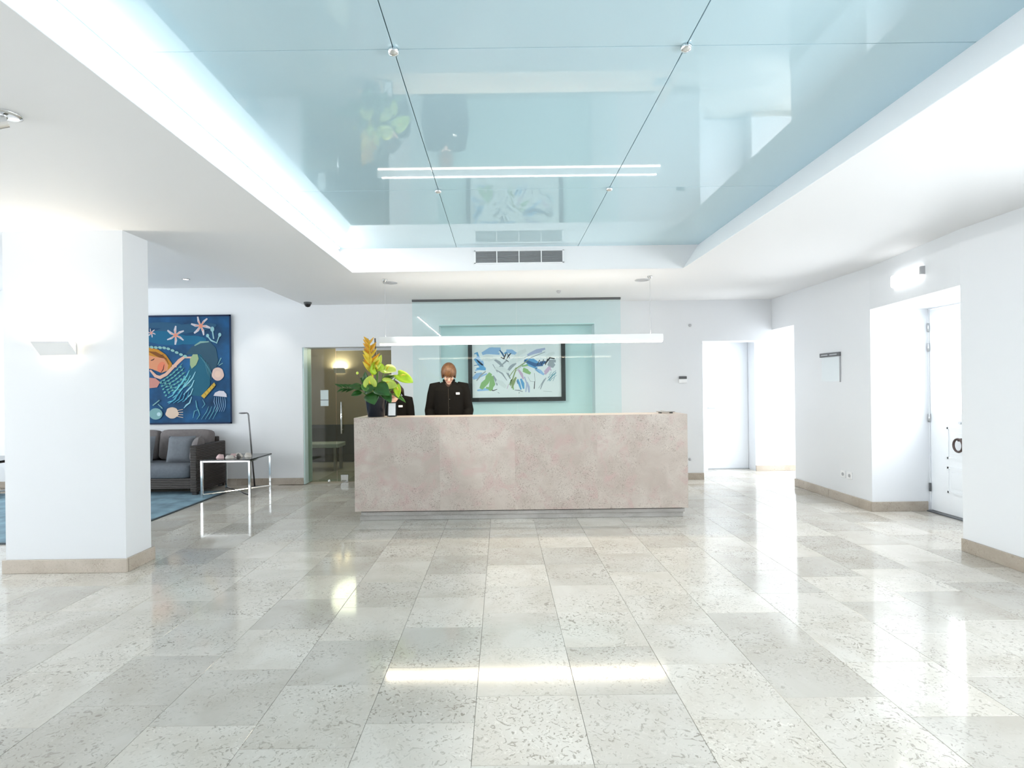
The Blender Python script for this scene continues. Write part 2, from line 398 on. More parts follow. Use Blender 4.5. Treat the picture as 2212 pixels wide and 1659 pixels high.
# glass door in its opening and the dim corridor behind it
M_TAUPE = flat('taupe_corridor_paint', (0.42, 0.35, 0.265), .6)
b = MB()
b.box(-4.2, -0.8, 10.6, 10.75, 0, 2.5); b.box(-4.35, -4.2, T, 10.75, 0, 2.5); b.box(-.8, -.65, T, 10.75, 0, 2.5)
b.box(-4.2, GX0 - .001, T, T + .04, 0, 2.5); b.box(GX1 + .001, -.8, T, T + .04, 0, 2.5)
wall_cor = struct('wall_corridor', 'taupe corridor wall seen through the glass door', b, M_TAUPE, 'wall')
struct('ceiling_corridor', 'grey corridor ceiling behind the glass door', MB().box(-4.35, -.65, T, 10.75, 2.45, 2.55), flat('corridor_ceiling', (.4, .39, .36), .6), 'ceiling')
struct('trim_1', 'dark skirting cabinet front in the corridor', MB().box(-4.2, -.8, 10.52, 10.6, 0, .72), flat('dark_corridor_wood', (.10, .10, .085), .4), 'trim')
d1 = empty('door_1', (0, 0, 0)); tag(d1, 'frameless green tinted glass door left of the desk', 'door', kind='structure')
MB().box(GX0 + .02, -2.515, 8.15, 8.162, .012, GDZ - .01).build('fixed_pane', M_TINT, d1)
MB().box(-2.505, GX1 - .01, 8.15, 8.162, .012, GDZ - .01).build('door_leaf', M_TINT, d1)
h = MB().tube([(-2.42, 8.10, .74), (-2.42, 8.10, 1.22)], .013, 12)
hb = h.build('handle', M_CHROME, d1, smooth=True)
for z in (.80, 1.16): MB().tube([(-2.42, 8.10, z), (-2.42, 8.152, z)], .008, 8).build('handle_post', M_STEEL, hb)
MB().box(-2.45, -2.335, 8.135, 8.175, .002, .115).build('floor_hinge', M_CHROME, d1, bevel=.004)
MB().lathe((-2.62, 8.12, 0), [(.02, 0), (.024, .02), (.018, .045), (.004, .052)], 14).build('door_stop', M_CHROME, d1, smooth=True)
MB().box(-2.505, GX1 - .01, 8.14, 8.172, GDZ - .045, GDZ - .004).build('head_rail', M_STEEL, d1)
nb = MB().box(-2.744, -2.625, 8.143, 8.149, 1.16, 1.40).build('notice', flat('pale_notice', (.55, .63, .64), .5), d1)
MB().box(-2.744, -2.625, 8.141, 8.1425, 1.245, 1.255).build('printed_line', M_DARKG, nb)
# reveal edge strips
struct('trim_2', 'pale aqua jamb strip of the glass door', MB().box(GX0 - .0, GX0 + .018, YB + .01, T, 0, GDZ), flat('aqua_jamb', (.62, .78, .79), .4), 'trim')
def downlight(label, x, y, z, r=.085, dark=True, group='recessed downlights over the desk'):
    o = empty('recessed_downlight', (x, y, z)); tag(o, label, 'downlight', group)
    MB().ring_loft([[(q * math.cos(2 * PI * j / 28), q * math.sin(2 * PI * j / 28), zz) for j in range(28)] for q, zz in ((r, 0), (r, -.006), (r * .78, -.008), (r * .74, 0))], cap=False, closed=True).build('rim', M_GREYP, o, smooth=False)
    MB().cyl((0, 0), r * .76, -.003, -.0005, 28).build('reflector', M_GREYP if dark else M_FROST, o)
    return o
# corridor furniture: uplight on the corridor wall and a pale bench standing in for a reflection in the glass
def wall_uplight(name, label, loc, rz, wid, lit, power, col, hgt=.10, out=.125):
    r = empty(name, loc, rz); tag(r, label, 'wall lamp')
    MB().box(-wid / 2 + .03, wid / 2 - .03, -.022, 0, -hgt * .45, hgt * .45).build('back_plate', M_WHITEP, r, bevel=.003)
    # front plate leans outwards to the top
    m = MB().ring_loft([[(-wid / 2, -.035, -hgt / 2), (wid / 2, -.035, -hgt / 2), (wid / 2, -.029, -hgt / 2), (-wid / 2, -.029, -hgt / 2)],
                        [(-wid / 2, -out, hgt / 2), (wid / 2, -out, hgt / 2), (wid / 2, -out + .006, hgt / 2), (-wid / 2, -out + .006, hgt / 2)]])
    m.build('shade', M_WHITEP, r)
    for sx in (-1, 1):
        MB().box(sx * (wid / 2 - .06) - .004, sx * (wid / 2 - .06) + .004, -.045, -.02, -.02, .02).build('bracket', M_STEEL, r)
    MB().tube([(-wid * .3, -.055, .005), (wid * .3, -.055, .005)], .008, 10).build('bulb', lit, r)
    for nm, z, rx, e in (('uplight', .03, PI, power), ('downlight', -.045, 0, power * (.10 if power < 3 else .015))):
        ld = bpy.data.lights.new(nm, 'AREA'); ld.shape = 'RECTANGLE'; ld.size = wid * .8; ld.size_y = .03; ld.energy = e; ld.color = col
        lo = bpy.data.objects.new(nm, ld); COL.objects.link(lo); lo.parent = r; lo.location = (0, -.05 if z > 0 else -.016, z); lo.rotation_euler = (rx, 0, 0)
    return r
M_BULB = flat('lit_bulb', (1, .9, .75), .4, emit=(1.0, .86, .65), estr=18)
M_BULBD = flat('dim_bulb', (1, .9, .75), .4, emit=(1.0, .86, .65), estr=3)
wall_uplight('wall_lamp', 'white tilted-plate wall lamp glowing on the pillar', (-3.43, 4.199, 1.747), 0, .285, M_BULB, 2.2, (1.0, .84, .62))
wall_uplight('wall_lamp', 'wall lamp glowing behind the green glass door', (-3.17, 10.599, 1.78), 0, .22, M_BULBD, 5.0, (1.0, .84, .62))
dl = downlight('small lit downlight in the corridor behind the glass door', -2.62, 8.75, 2.45, .05, False, None)
ld = bpy.data.lights.new('corridor_lamp', 'POINT'); ld.energy = 15; ld.color = (1, .88, .70); ld.shadow_soft_size = .3
lo = bpy.data.objects.new('corridor_lamp', ld); COL.objects.link(lo); lo.parent = dl; lo.location = (0, 0.4, -.3)
bn = empty('bench', (-3.28, 9.5, 0)); tag(bn, 'pale bench standing in for a reflection in the green glass door', 'bench')
MB().box(-.45, .45, -.22, .22, .40, .47).build('seat', flat('bench_reflection_tone', (.55, .62, .6), .5), bn, bevel=.01)
for sx in (-.38, .38):
    for sy in (-.16, .16): MB().box(sx - .025, sx + .025, sy - .025, sy + .025, 0, .40).build('leg', M_STEEL, bn)

# street door in the right recess
d2 = empty('door_2', (0, 0, 0)); tag(d2, 'white panelled street door with glazed upper half in the right recess', 'door', kind='structure')
y0, y1 = 4.55, 5.86
py0, py1, pz0, pz1 = 4.80, 5.63, 1.075, 2.03
b = MB()
b.box(DX, DX + .06, py1, y1 - .012, .02, 2.19); b.box(DX, DX + .06, y0, py0, .02, 2.19); b.box(DX, DX + .06, py0, py1, .02, pz0); b.box(DX, DX + .06, py0, py1, pz1, 2.19)
b.build('leaf', M_DOORW, d2)
MB().box(DX + .025, DX + .033, py0, py1, pz0, pz1).build('pane', M_CLEAR, d2)
for za, zb in ((.245, .515), (.60, .93)):
    m = MB(); Y0, Y1 = py0 + .02, py1 - .0
    m.box(DX - .008, DX, Y0, Y1, za, za + .018); m.box(DX - .008, DX, Y0, Y1, zb - .018, zb); m.box(DX - .008, DX, Y0, Y0 + .018, za, zb); m.box(DX - .008, DX, Y1 - .018, Y1, za, zb)
    pm = m.build('panel_moulding', M_DOORW, d2)
    MB().box(DX - .004, DX, Y0 + .05, Y1 - .05, za + .05, zb - .05).build('raised_panel', M_DOORW, d2, bevel=.003)
for z in (2.00, 1.785, 1.015, .262):
    MB().tube([(DX - .012, 5.85, z - .045), (DX - .012, 5.85, z + .045)], .011, 10).build('hinge', M_STEEL if z > .5 else M_DARKG, d2, smooth=True)
R = [(DX - .06, 5.43 + .055 * math.cos(t * 2 * PI / 24), .76 + .065 * math.sin(t * 2 * PI / 24)) for t in range(24)]
rg = MB(); rr = []
for p in R:
    c = Vector((DX - .06, 5.43, .76)); e = (Vector(p) - c).normalized()
    rr.append([Vector(p) + e * .011 * math.cos(a * PI / 4) + Vector((1, 0, 0)) * .011 * math.sin(a * PI / 4) for a in range(8)])
rg.ring_loft(rr, closed=True)
rk = rg.build('pull_ring', flat('dark_bronze', (.10, .075, .07), .3, metal=.8), d2, smooth=True)
MB().tube([(DX, 5.43, .815), (DX - .06, 5.43, .815)], [.02, .014], 12).build('ring_mount', MATS['dark_bronze'], rk, smooth=True)
MB().tube([(DX - .02, 5.46, .985), (DX, 5.46, .985)], .014, 12).build('lock_cylinder', M_STEEL, d2)
struct('trim_3', 'dark stone threshold under the street door', MB().box(DX - .05, WO, 4.46, 5.87, .0005, .012), flat('dark_threshold', (.09, .10, .11), .35), 'trim')
b = MB(); b.box(DX, WO, 5.858, 5.8695, .0125, 2.205)
struct('trim_4', 'white frame edge of the street door', b, M_DOORW, 'trim')
# vestibule door
d3 = empty('door_3', (0, 0, 0)); tag(d3, 'plain white door at the end of the bright vestibule', 'door', kind='structure')
MB().box(3.35, 4.115, 8.97, 9.01, .012, 2.12).build('leaf', M_DOORW, d3)
MB().box(3.35, 4.115, 8.95, 9.02, 0, .010).build('threshold', M_GREYP, d3)
hnd = MB().tube([(3.43, 8.97, 1.02), (3.43, 8.92, 1.02), (3.54, 8.92, 1.02)], .009, 10).build('handle', M_STEEL, d3)
MB().cyl((0, 0), .022, 0, .008, 16).build('handle_rose', M_STEEL, hnd).matrix_local = Matrix.Translation((3.43, 8.97, 1.02)) @ Matrix.Rotation(PI / 2, 4, 'X')

# ------------------------------------------------------------------ reception desk
DX0, DX1, DY, DH = -1.57, 1.97, 5.70, 1.10
desk = empty('reception_desk', ((DX0 + DX1) / 2, DY, 0)); tag(desk, 'long reception desk faced with beige speckled limestone slabs', 'desk')
cx = (DX0 + DX1) / 2
def dk(m, name, mat, parent=desk, bevel=0.0):
    o = m.build(name, mat, parent, bevel=bevel); o.location = (-cx, -DY, 0) if parent is desk else (0, 0, 0); return o
edges = [DX0, -.665, .135, 1.01, DX1]
for i in range(4):
    dk(MB().box(edges[i] + .0002, edges[i + 1] - .0002, DY, DY + .03, .105, DH - .0), 'front_slab', M_DESK, bevel=.0006)
dk(MB().box(DX0, DX0 + .03, DY + .031, DY + .85, .105, DH), 'end_slab', M_DESK, bevel=.0012)
dk(MB().box(DX1 - .03, DX1, DY + .031, DY + .85, .105, DH), 'end_slab', M_DESK, bevel=.0012)
for i in range(4):
    a0 = edges[i] + (.031 if i == 0 else .0006); a1 = edges[i + 1] - (.031 if i == 3 else .0006)
    dk(MB().box(a0, a1, DY + .031, DY + .40, DH - .03, DH), 'counter_slab', M_DESK, bevel=.0012)
dk(MB().box(DX0 + .04, DX1 - .04, DY + .05, DY + .60, 0, .055), 'plinth', M_PLINTH, bevel=.004)
dk(MB().box(DX0 + .055, DX1 - .03, DY + .03, DY + .60, .055, .092), 'plinth_band', M_PLINTH, bevel=.003)
dk(MB().box(DX0 + .05, DX1 - .05, DY + .05, DY + .62, .092, .105), 'shadow_gap', flat('shadow_gap_metal', (.09, .09, .09), .5))
dk(MB().box(DX0 + .031, DX1 - .031, DY + .37, DY + .40, .11, DH - .031), 'inner_panel', M_WHITEP)
dk(MB().box(DX0 + .031, DX1 - .031, DY + .401, DY + .88, .72, .755), 'worktop', flat('oak_worktop', (.55, .38, .22), .4, var=.15, vscale=12), bevel=.003)

# ------------------------------------------------------------------ linear pendant above the desk
LY, LZ0, LX0, LX1 = 6.20, 1.908, -1.40, 1.87
pl = empty('linear_pendant', ((LX0 + LX1) / 2, LY, LZ0)); tag(pl, 'long slim white linear pendant light hanging over the desk', 'pendant light')
lc = (LX0 + LX1) / 2
MB().box(LX0 - lc, LX1 - lc, -.025, .025, .018, .095).build('body', M_WHITEP, pl, bevel=.003)
MB().box(LX0 - lc + .01, LX1 - lc - .01, -.024, .024, 0, .0178).build('diffuser', flat('lit_diffuser', (1, .95, .85), .5, emit=(1.0, .90, .74), estr=4.0), pl)
for x in (-1.33, 1.73):
    MB().tube([(x - lc, 0, .095), (x - lc, 0, CZ - LZ0 - .02)], .0018, 6).build('suspension_wire', M_GREYP, pl)
    MB().lathe((x - lc, 0, CZ - LZ0), [(.028, 0), (.028, -.01), (.012, -.03), (.003, -.034)], 16).build('ceiling_cup', M_STEEL, pl, smooth=True)
area('pendant_light', (lc, LY, LZ0 - .006), (0, 0, 0), LX1 - LX0 - .04, .045, 15, (1.0, .85, .62)).parent = None
pu = area('pendant_fill_up', (0, 0, 0), (PI, 0, 0), LX1 - LX0 - .1, .03, 3.6, (1.0, .95, .88)); pu.parent = pl; pu.location = (0, 0, .1)  # upward fill lamp, added to brighten the far soffit
pl_l = bpy.data.objects['pendant_light']; pl_l.parent = pl; pl_l.location = (0, 0, -.006)

# recessed downlights, smoke sensor, camera dome, spot
downlight('round grey recessed downlight in the soffit near the flowers', -1.31, 6.40, CZ)
downlight('round grey recessed downlight in the soffit near the right pendant wire', 1.70, 6.42, CZ)
sd = empty('smoke_sensor', (.77, 7.07, CZ)); tag(sd, 'tiny white smoke sensor on the soffit before the partition', 'sensor')
MB().lathe((0, 0, 0), [(.03, 0), (.03, -.012), (.018, -.03), (.004, -.034)], 16).build('housing', M_GREYP, sd, smooth=True)
cd = empty('security_camera', (-2.78, 7.75, CZ)); tag(cd, 'small black dome security camera on the ceiling near the glass door', 'camera')
MB().lathe((0, 0, 0), [(.055, 0), (.055, -.02), (.05, -.026)], 20).build('base', M_DARKG, cd, smooth=True)
MB().lathe((0, 0, -.026), [(.046, 0), (.042, -.02), (.028, -.038), (.004, -.045)], 20).build('dome', flat('black_dome', (.01, .01, .012), .08), cd, smooth=True)
sp = empty('ceiling_spotlight', (-2.235, 2.44, CZ)); tag(sp, 'chrome swivel spotlight on the left soffit', 'spotlight')
MB().lathe((0, 0, 0), [(.06, 0), (.06, -.006), (.045, -.012), (.004, -.013)], 24).build('mounting_plate', M_CHROME, sp, smooth=True)
MB().tube([(0, 0, -.012), (-.01, -.01, -.04)], .008, 10).build('swivel_arm', M_CHROME, sp, smooth=True)
can = MB().tube([(.01, -.01, -.035), (-.05, -.06, -.075)], [.027, .032], 20).build('can', M_CHROME, sp, smooth=False)
MB().tube([(-.0500, -.0600, -.0750), (-.0512, -.061, -.0758)], .027, 20).build('lens', flat('dark_lens', (.03, .03, .03), .1), can)

# air grille in the coffer's far side
vg = empty('air_grille', (.209, CY1, 2.815)); tag(vg, 'long white slatted air grille in the far coffer side', 'grille')
VW, VH = .96, .14
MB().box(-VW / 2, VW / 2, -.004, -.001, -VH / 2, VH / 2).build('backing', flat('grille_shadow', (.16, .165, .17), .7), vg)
m = MB(); m.box(-VW / 2 - .005, VW / 2 + .005, -.012, 0, VH / 2 - .008, VH / 2 + .004); m.box(-VW / 2 - .005, VW / 2 + .005, -.012, 0, -VH / 2 - .004, -VH / 2 + .008)
m.box(-VW / 2 - .005, -VW / 2 + .012, -.012, 0, -VH / 2, VH / 2); m.box(VW / 2 - .012, VW / 2 + .005, -.012, 0, -VH / 2, VH / 2)
m.build('frame', M_WHITEP, vg)
for i in range(1, 4): MB().box(-VW / 2 + VW * i / 4 - .005, -VW / 2 + VW * i / 4 + .005, -.013, -.004, -VH / 2 + .008, VH / 2 - .008).build('mullion', M_WHITEP, vg)
for i in range(9):
    z = -VH / 2 + .014 + i * .0135
    s = MB().ring_loft([[(-VW / 2 + .012, -.012, z - .003), (-VW / 2 + .012, -.0045, z + .0025), (-VW / 2 + .012, -.0045, z + .004), (-VW / 2 + .012, -.012, z - .001)],
                        [(VW / 2 - .012, -.012, z - .003), (VW / 2 - .012, -.0045, z + .0025), (VW / 2 - .012, -.0045, z + .004), (VW / 2 - .012, -.012, z - .001)]])
    s.build('slat', M_GREYP, vg)

# ------------------------------------------------------------------ glass partition and picture behind the desk
gp = empty('glass_partition', (.227, 7.65, 0)); tag(gp, 'tall pale green glass partition standing before the niche', 'partition')
gx0, gx1 = -1.257 - .227, 1.711 - .227
for a, c in ((gx0, 0.0), (0.0, gx1)):
    MB().box(a + .002, c - .002, -.006, .006, .004, CZ - .03).build('pane', M_PANE, gp)
MB().box(gx0, gx1, -.018, .018, CZ - .030, CZ - .001).build('head_channel', M_DARKG, gp)
MB().box(gx0, gx1, -.015, .015, 0, .018).build('floor_channel', M_STEEL, gp)

pc = empty('framed_painting', (.238, 8.20, 1.67)); tag(pc, 'large black-framed abstract painting in blues and greens behind the desk', 'painting')
PW, PH = 1.478, .955
fr = .062
m = MB(); m.box(-PW / 2, PW / 2, -.045, .0, PH / 2 - fr, PH / 2); m.box(-PW / 2, PW / 2, -.045, .0, -PH / 2, -PH / 2 + fr)
m.box(-PW / 2, -PW / 2 + fr, -.045, .0, -PH / 2 + fr, PH / 2 - fr); m.box(PW / 2 - fr, PW / 2, -.045, .0, -PH / 2 + fr, PH / 2 - fr)
m.build('frame', M_BLACK, pc)
cv = MB().box(-PW / 2 + fr, PW / 2 - fr, -.02, -.002, -PH / 2 + fr, PH / 2 - fr).build('canvas', flat('off_white_canvas', (.88, .86, .88), .6), pc)
# brush strokes: coordinates in the canvas frame measured 0..760 across and 0..435 down the lower part
rs = random.Random(3)
def CVP(cx_, cy_):
    s = (PW - 2 * fr) / 760.0
    return (-PW / 2 + fr + (cx_ - 225) * s, -PH / 2 + fr + (1075 - cy_) * s)
strokes = {}
def stroke(col, pts, wd):
    strokes.setdefault(col, []).append((pts, wd))
BL, LB, DB, GR, GY, DK, PK, OL, LG = 'blue', 'light_blue', 'dark_blue', 'green', 'grey', 'black', 'pink', 'olive', 'light_grey'
stroke(LB, [(310, 700), (380, 670), (470, 660)], 50); stroke(LB, [(330, 690), (460, 700)], 36); stroke(BL, [(245, 700), (265, 690), (285, 740)], 22)
stroke(BL, [(245, 740), (300, 800), (330, 830)], 34); stroke(LB, [(250, 840), (340, 820)], 26); stroke(LB, [(255, 910), (350, 870)], 24); stroke(GY, [(260, 930), (300, 880), (340, 850)], 14)
stroke(DB, [(240, 800), (300, 790)], 10); stroke(DK, [(243, 858), (256, 858)], 12); stroke(GR, [(385, 870), (350, 940), (300, 1000)], 40); stroke(GR, [(390, 890), (395, 960), (370, 1015)], 46); stroke(GR, [(340, 990), (400, 1000)], 34)
stroke(LB, [(265, 1015), (330, 1010)], 18); stroke(DK, [(375, 1003), (400, 1016), (436, 1004)], 10); stroke(GY, [(455, 1040), (440, 1030)], 8)
stroke(DK, [(470, 730), (495, 745), (515, 700)], 14); stroke(BL, [(500, 700), (540, 680), (590, 690)], 24); stroke(DB, [(520, 690), (545, 740)], 10); stroke(GY, [(440, 830), (520, 760), (550, 780)], 16); stroke(DK, [(510, 750), (545, 775)], 8)
stroke(GY, [(430, 840), (480, 870), (520, 930)], 12); stroke(GY, [(400, 790), (440, 860)], 10); stroke(LG, [(360, 760), (430, 740)], 30); stroke(OL, [(550, 980), (575, 900), (600, 830), (700, 760)], 12); stroke(GR, [(545, 970), (560, 920), (575, 1010)], 20)
stroke(OL, [(540, 900), (560, 870), (600, 820)], 8); stroke(GY, [(600, 850), (720, 740), (850, 690)], 9); stroke(GY, [(620, 760), (760, 700)], 7); stroke('lavender', [(715, 705), (780, 680), (850, 662)], 26)
stroke(DB, [(670, 760), (760, 800), (830, 800)], 40); stroke(BL, [(690, 790), (780, 830)], 34); stroke(DK, [(780, 800), (800, 760), (815, 800), (835, 755), (850, 800), (870, 750), (890, 770)], 12); stroke(DK, [(850, 790), (890, 740), (930, 750)], 18)
stroke(GY, [(890, 770), (940, 770)], 50); stroke(GR, [(660, 830), (700, 850)], 44); stroke(GR, [(650, 810), (700, 800)], 26); stroke(PK, [(840, 860), (880, 820), (900, 850)], 20); stroke(DK, [(755, 870), (760, 940)], 4); stroke(DK, [(757, 940), (752, 1005)], 12)
stroke(BL, [(612, 920), (625, 960), (640, 1010)], 22); stroke(DB, [(605, 930), (612, 960)], 12); stroke('lavender', [(670, 900), (690, 960), (680, 1030)], 16); stroke(BL, [(770, 840), (800, 870)], 12)
for i in range(9): stroke('teal', [(865 + i * 8, 940 - (i % 3) * 25), (890 + i * 6, 910 - (i % 3) * 25)], 6)
stroke('teal', [(870, 910), (940, 850)], 6); stroke('teal', [(880, 940), (945, 890)], 6); stroke(GY, [(700, 900), (720, 940), (760, 945)], 4); stroke(GY, [(790, 1000), (840, 920)], 6); stroke(GY, [(830, 1025), (905, 1030)], 4); stroke(DK, [(620, 1040), (626, 1034)], 9)
stroke(PK, [(520, 1000), (535, 960)], 8); stroke(LB, [(300, 560), (420, 600)], 40); stroke(GY, [(500, 600), (640, 560)], 14); stroke(BL, [(700, 610), (820, 590)], 30)
for (x_, y_, c_, w_, l_, a_) in ((290, 760, LB, 46, 90, .9), (270, 890, LB, 40, 90, -.5), (320, 960, GR, 44, 90, -1.0), (360, 900, GR, 36, 80, -1.1), (450, 780, GY, 30, 100, .7), (480, 840, LG, 44, 120, .3),
        (420, 930, GY, 22, 90, 1.2), (560, 820, GY, 30, 110, -.8), (600, 760, LG, 50, 140, -.4), (640, 880, PK, 26, 90, 1.1), (580, 950, OL, 24, 100, -1.2), (690, 860, GR, 40, 70, .4), (740, 780, BL, 54, 120, .3), (820, 790, DB, 34, 80, -.4),
        (800, 860, LB, 30, 90, .6), (870, 850, PK, 30, 80, -.9), (900, 800, GY, 60, 60, .5), (910, 900, 'teal', 14, 90, -.8), (650, 960, BL, 24, 90, 1.3), (700, 990, 'lavender', 22, 90, 1.4), (760, 700, 'lavender', 30, 130, -.25), (560, 690, LB, 40, 90, .3),
        (480, 700, DB, 16, 70, 1.0), (540, 720, DK, 12, 60, -.9), (350, 740, LG, 50, 110, -.1), (300, 830, BL, 26, 80, .1), (520, 870, GY, 18, 110, 1.0), (830, 960, GY, 12, 110, -1.1), (400, 680, LB, 56, 110, -.2), (640, 700, LG, 40, 110, -.5),
        (470, 960, LG, 46, 100, .6), (890, 720, LG, 36, 90, -.5), (320, 1010, LB, 22, 110, -.05), (620, 1020, GY, 12, 70, .2)):
    dx_, dy_ = math.cos(a_) * l_ / 2, math.sin(a_) * l_ / 2
    stroke(c_, [(x_ - dx_, y_ - dy_), (x_ + dy_ * .12, y_ - dx_ * .12), (x_ + dx_, y_ + dy_)], w_)
pal = dict(blue=(.12, .36, .66), light_blue=(.34, .52, .80), dark_blue=(.03, .12, .30), green=(.30, .50, .20), grey=(.38, .39, .44), black=(.02, .02, .03), pink=(.66, .45, .62), olive=(.30, .36, .16), light_grey=(.80, .79, .80), lavender=(.46, .48, .68), teal=(.20, .38, .46))
def stroke_plate(mb, pts, wd, y, th, fn, sc):
    P = [Vector((*fn(*p), 0)) for p in pts]; Lq = []; Rq = []
    for i, p in enumerate(P):
        t = (P[min(i + 1, len(P) - 1)] - P[max(i - 1, 0)]); t.normalize(); n = Vector((-t.y, t.x, 0))
        k = wd * sc * .5 * (.55 if i in (0, len(P) - 1) else 1.0) * rs.uniform(.8, 1.15)
        Lq.append(p + n * k); Rq.append(p - n * k)
    for i in range(len(P) - 1):
        q = [Lq[i], Lq[i + 1], Rq[i + 1], Rq[i]]
        mb.plate([(v.x, v.y) for v in q], y, y + th)
for ci, (cn, sl) in enumerate(strokes.items()):
    for si, (pts, wd) in enumerate(sl):
        mb = MB(); stroke_plate(mb, pts, wd, -.0206 - .0001 * ci - .00002 * si, .0006, CVP, (PW - 2 * fr) / 760.0)
        mb.build('brush_stroke', flat('paint_' + cn, pal[cn], .5), cv)

# ------------------------------------------------------------------ small wall fittings
th = empty('thermostat', (2.70, YB, 1.49)); tag(th, 'small grey thermostat on the back wall right of the desk', 'thermostat')
MB().box(-.055, .055, -.03, 0, .01, .05).build('display', M_DARKG, th, bevel=.004); MB().box(-.06, .06, -.026, 0, -.05, .01).build('body', M_WHITEP, th, bevel=.004)
for lab, x, z in (('tiny grey sensor stud high on the back wall', 2.82, 2.296), ('tiny grey floor-level stud on the back wall', 2.795, .303)):
    o = empty('wall_stud', (x, YB, z)); tag(o, lab, 'stud')
    MB().lathe((0, 0, 0), [(.022, 0), (.022, .012), (.012, .02), (.003, .021)], 14).build('cap', M_GREYP, o, smooth=True).rotation_euler = (PI / 2, 0, 0)
ac = empty('notice_holder', (XR1, 6.58, 1.60)); tag(ac, 'clear acrylic notice holder with dark header strip on the right wall', 'notice holder')
MB().box(-.02, -.002, -.20, .20, .13, .18).build('header_strip', M_DARKG, ac, bevel=.004)
m = MB().box(-.023, -.0205, -.15, -.01, .148, .162).box(-.023, -.0205, .03, .16, .148, .162); m.build('strip_print', M_GREYP, ac)
MB().box(-.012, -.008, -.19, .17, -.17, .13).build('clear_sheet', M_CLEAR, ac)
MB().box(-.016, -.004, -.197, -.188, -.18, .13).build('side_rod', M_GREYP, ac)
for i, y in enumerate((6.36, 6.24)):
    o = empty('wall_socket', (XR1, y, .33)); tag(o, ('left' if i == 0 else 'right') + ' white socket of the pair low on the right wall', 'socket', 'sockets on the right wall')
    MB().box(-.01, 0, -.042, .042, -.042, .042).build('plate', M_WHITEP, o, bevel=.004)
    MB().cyl((0, 0), .02, 0, .003, 18).build('outlet', M_GREYP, o).matrix_local = Matrix.Translation((-.01, 0, 0)) @ Matrix.Rotation(-PI / 2, 4, 'Y')
ang = math.atan2(XR1 - XR0, 5.87 - 4.46)
es = empty('exit_light', (3.938, 5.17, 2.415), -ang); tag(es, 'white glowing emergency light box above the street door', 'emergency light')
MB().box(-.05, -.002, -.235, .235, -.062, .062).build('diffuser', flat('lit_emergency', (.95, .95, .95), .4, emit=(1, 1, 1), estr=1.6), es, bevel=.02)
MB().box(-.045, -.001, -.262, -.237, -.02, .055).build('end_cap', M_GREYP, es, bevel=.003)

# ------------------------------------------------------------------ desk-top things
bell = empty('desk_tray', (1.80, 5.90, DH)); tag(bell, 'small chrome tray on the right end of the desk', 'tray')
MB().ring_loft([[(-.085, -.05, .012), (.085, -.05, .012), (.085, .05, .012), (-.085, .05, .012)], [(-.09, -.055, .022), (.09, -.055, .022), (.09, .055, .022), (-.09, .055, .022)]]).build('dish', M_STEEL, bell, bevel=.002)
for sx in (-.06, .06): MB().box(sx - .01, sx + .01, -.03, .03, 0, .0125).build('foot', M_DARKG, bell)
cdh = empty('desk_card', (-1.195, 5.86, DH), .12); tag(cdh, 'white card leaning in a black stand beside the dark vase', 'card')
MB().ring_loft([[(-.05, -.035, .004), (.05, -.035, .004), (.05, -.030, .004), (-.05, -.030, .004)], [(-.05, .01, .158), (.05, .01, .158), (.05, .015, .158), (-.05, .015, .158)]]).build('backing', M_BLACK, cdh)
MB().ring_loft([[(-.038, -.0352, .016), (.038, -.0352, .016), (.038, -.034, .016), (-.038, -.034, .016)], [(-.038, .004, .148), (.038, .004, .148), (.038, .0055, .148), (-.038, .0055, .148)]]).build('card', flat('white_card', (.86, .87, .90), .5), cdh)
MB().ring_loft([[(-.03, -.02, .0), (.03, -.02, 0), (.03, .06, 0), (-.03, .06, 0)], [(-.03, -.02, .004), (.03, -.02, .004), (.03, .06, .004), (-.03, .06, .004)]]).build('stand', M_BLACK, cdh)

# vase and flowers
VX, VY = -1.385, 5.93
vase = empty('vase', (VX, VY, DH)); tag(vase, 'dark navy tapered vase on the left end of the desk', 'vase')
MB().lathe((0, 0, 0), [(.088, 0), (.092, .004), (.122, .215), (.124, .222), (.118, .222), (.112, .212), (.084, .02), (.01, .015)], 36).build('body', flat('navy_glaze', (.006, .010, .02), .18), vase, smooth=True)

M_LEAFD = flat('dark_green_leaf', (.018, .085, .012), .32, var=.35, vscale=9)
M_LEAFM = flat('mid_green_leaf', (.06, .20, .02), .35, var=.3, vscale=9)
M_SPATH = flat('yellow_green_spathe', (.42, .62, .02), .3, var=.18, vscale=7)
M_SPATL = flat('pale_lime_spathe', (.60, .74, .12), .35, var=.2, vscale=7)
M_SPAD = flat('spadix_yellow', (.80, .62, .06), .5)
M_BRACT = flat('orange_yellow_bract', (.86, .46, .04), .4, var=.18, vscale=12)
M_BRACT2 = flat('yellow_bract', (.88, .68, .06), .4, var=.12, vscale=12)
M_STEMG = flat('green_stem', (.10, .22, .04), .5)
M_STICK = flat('grey_brown_twig', (.13, .10, .075), .6)

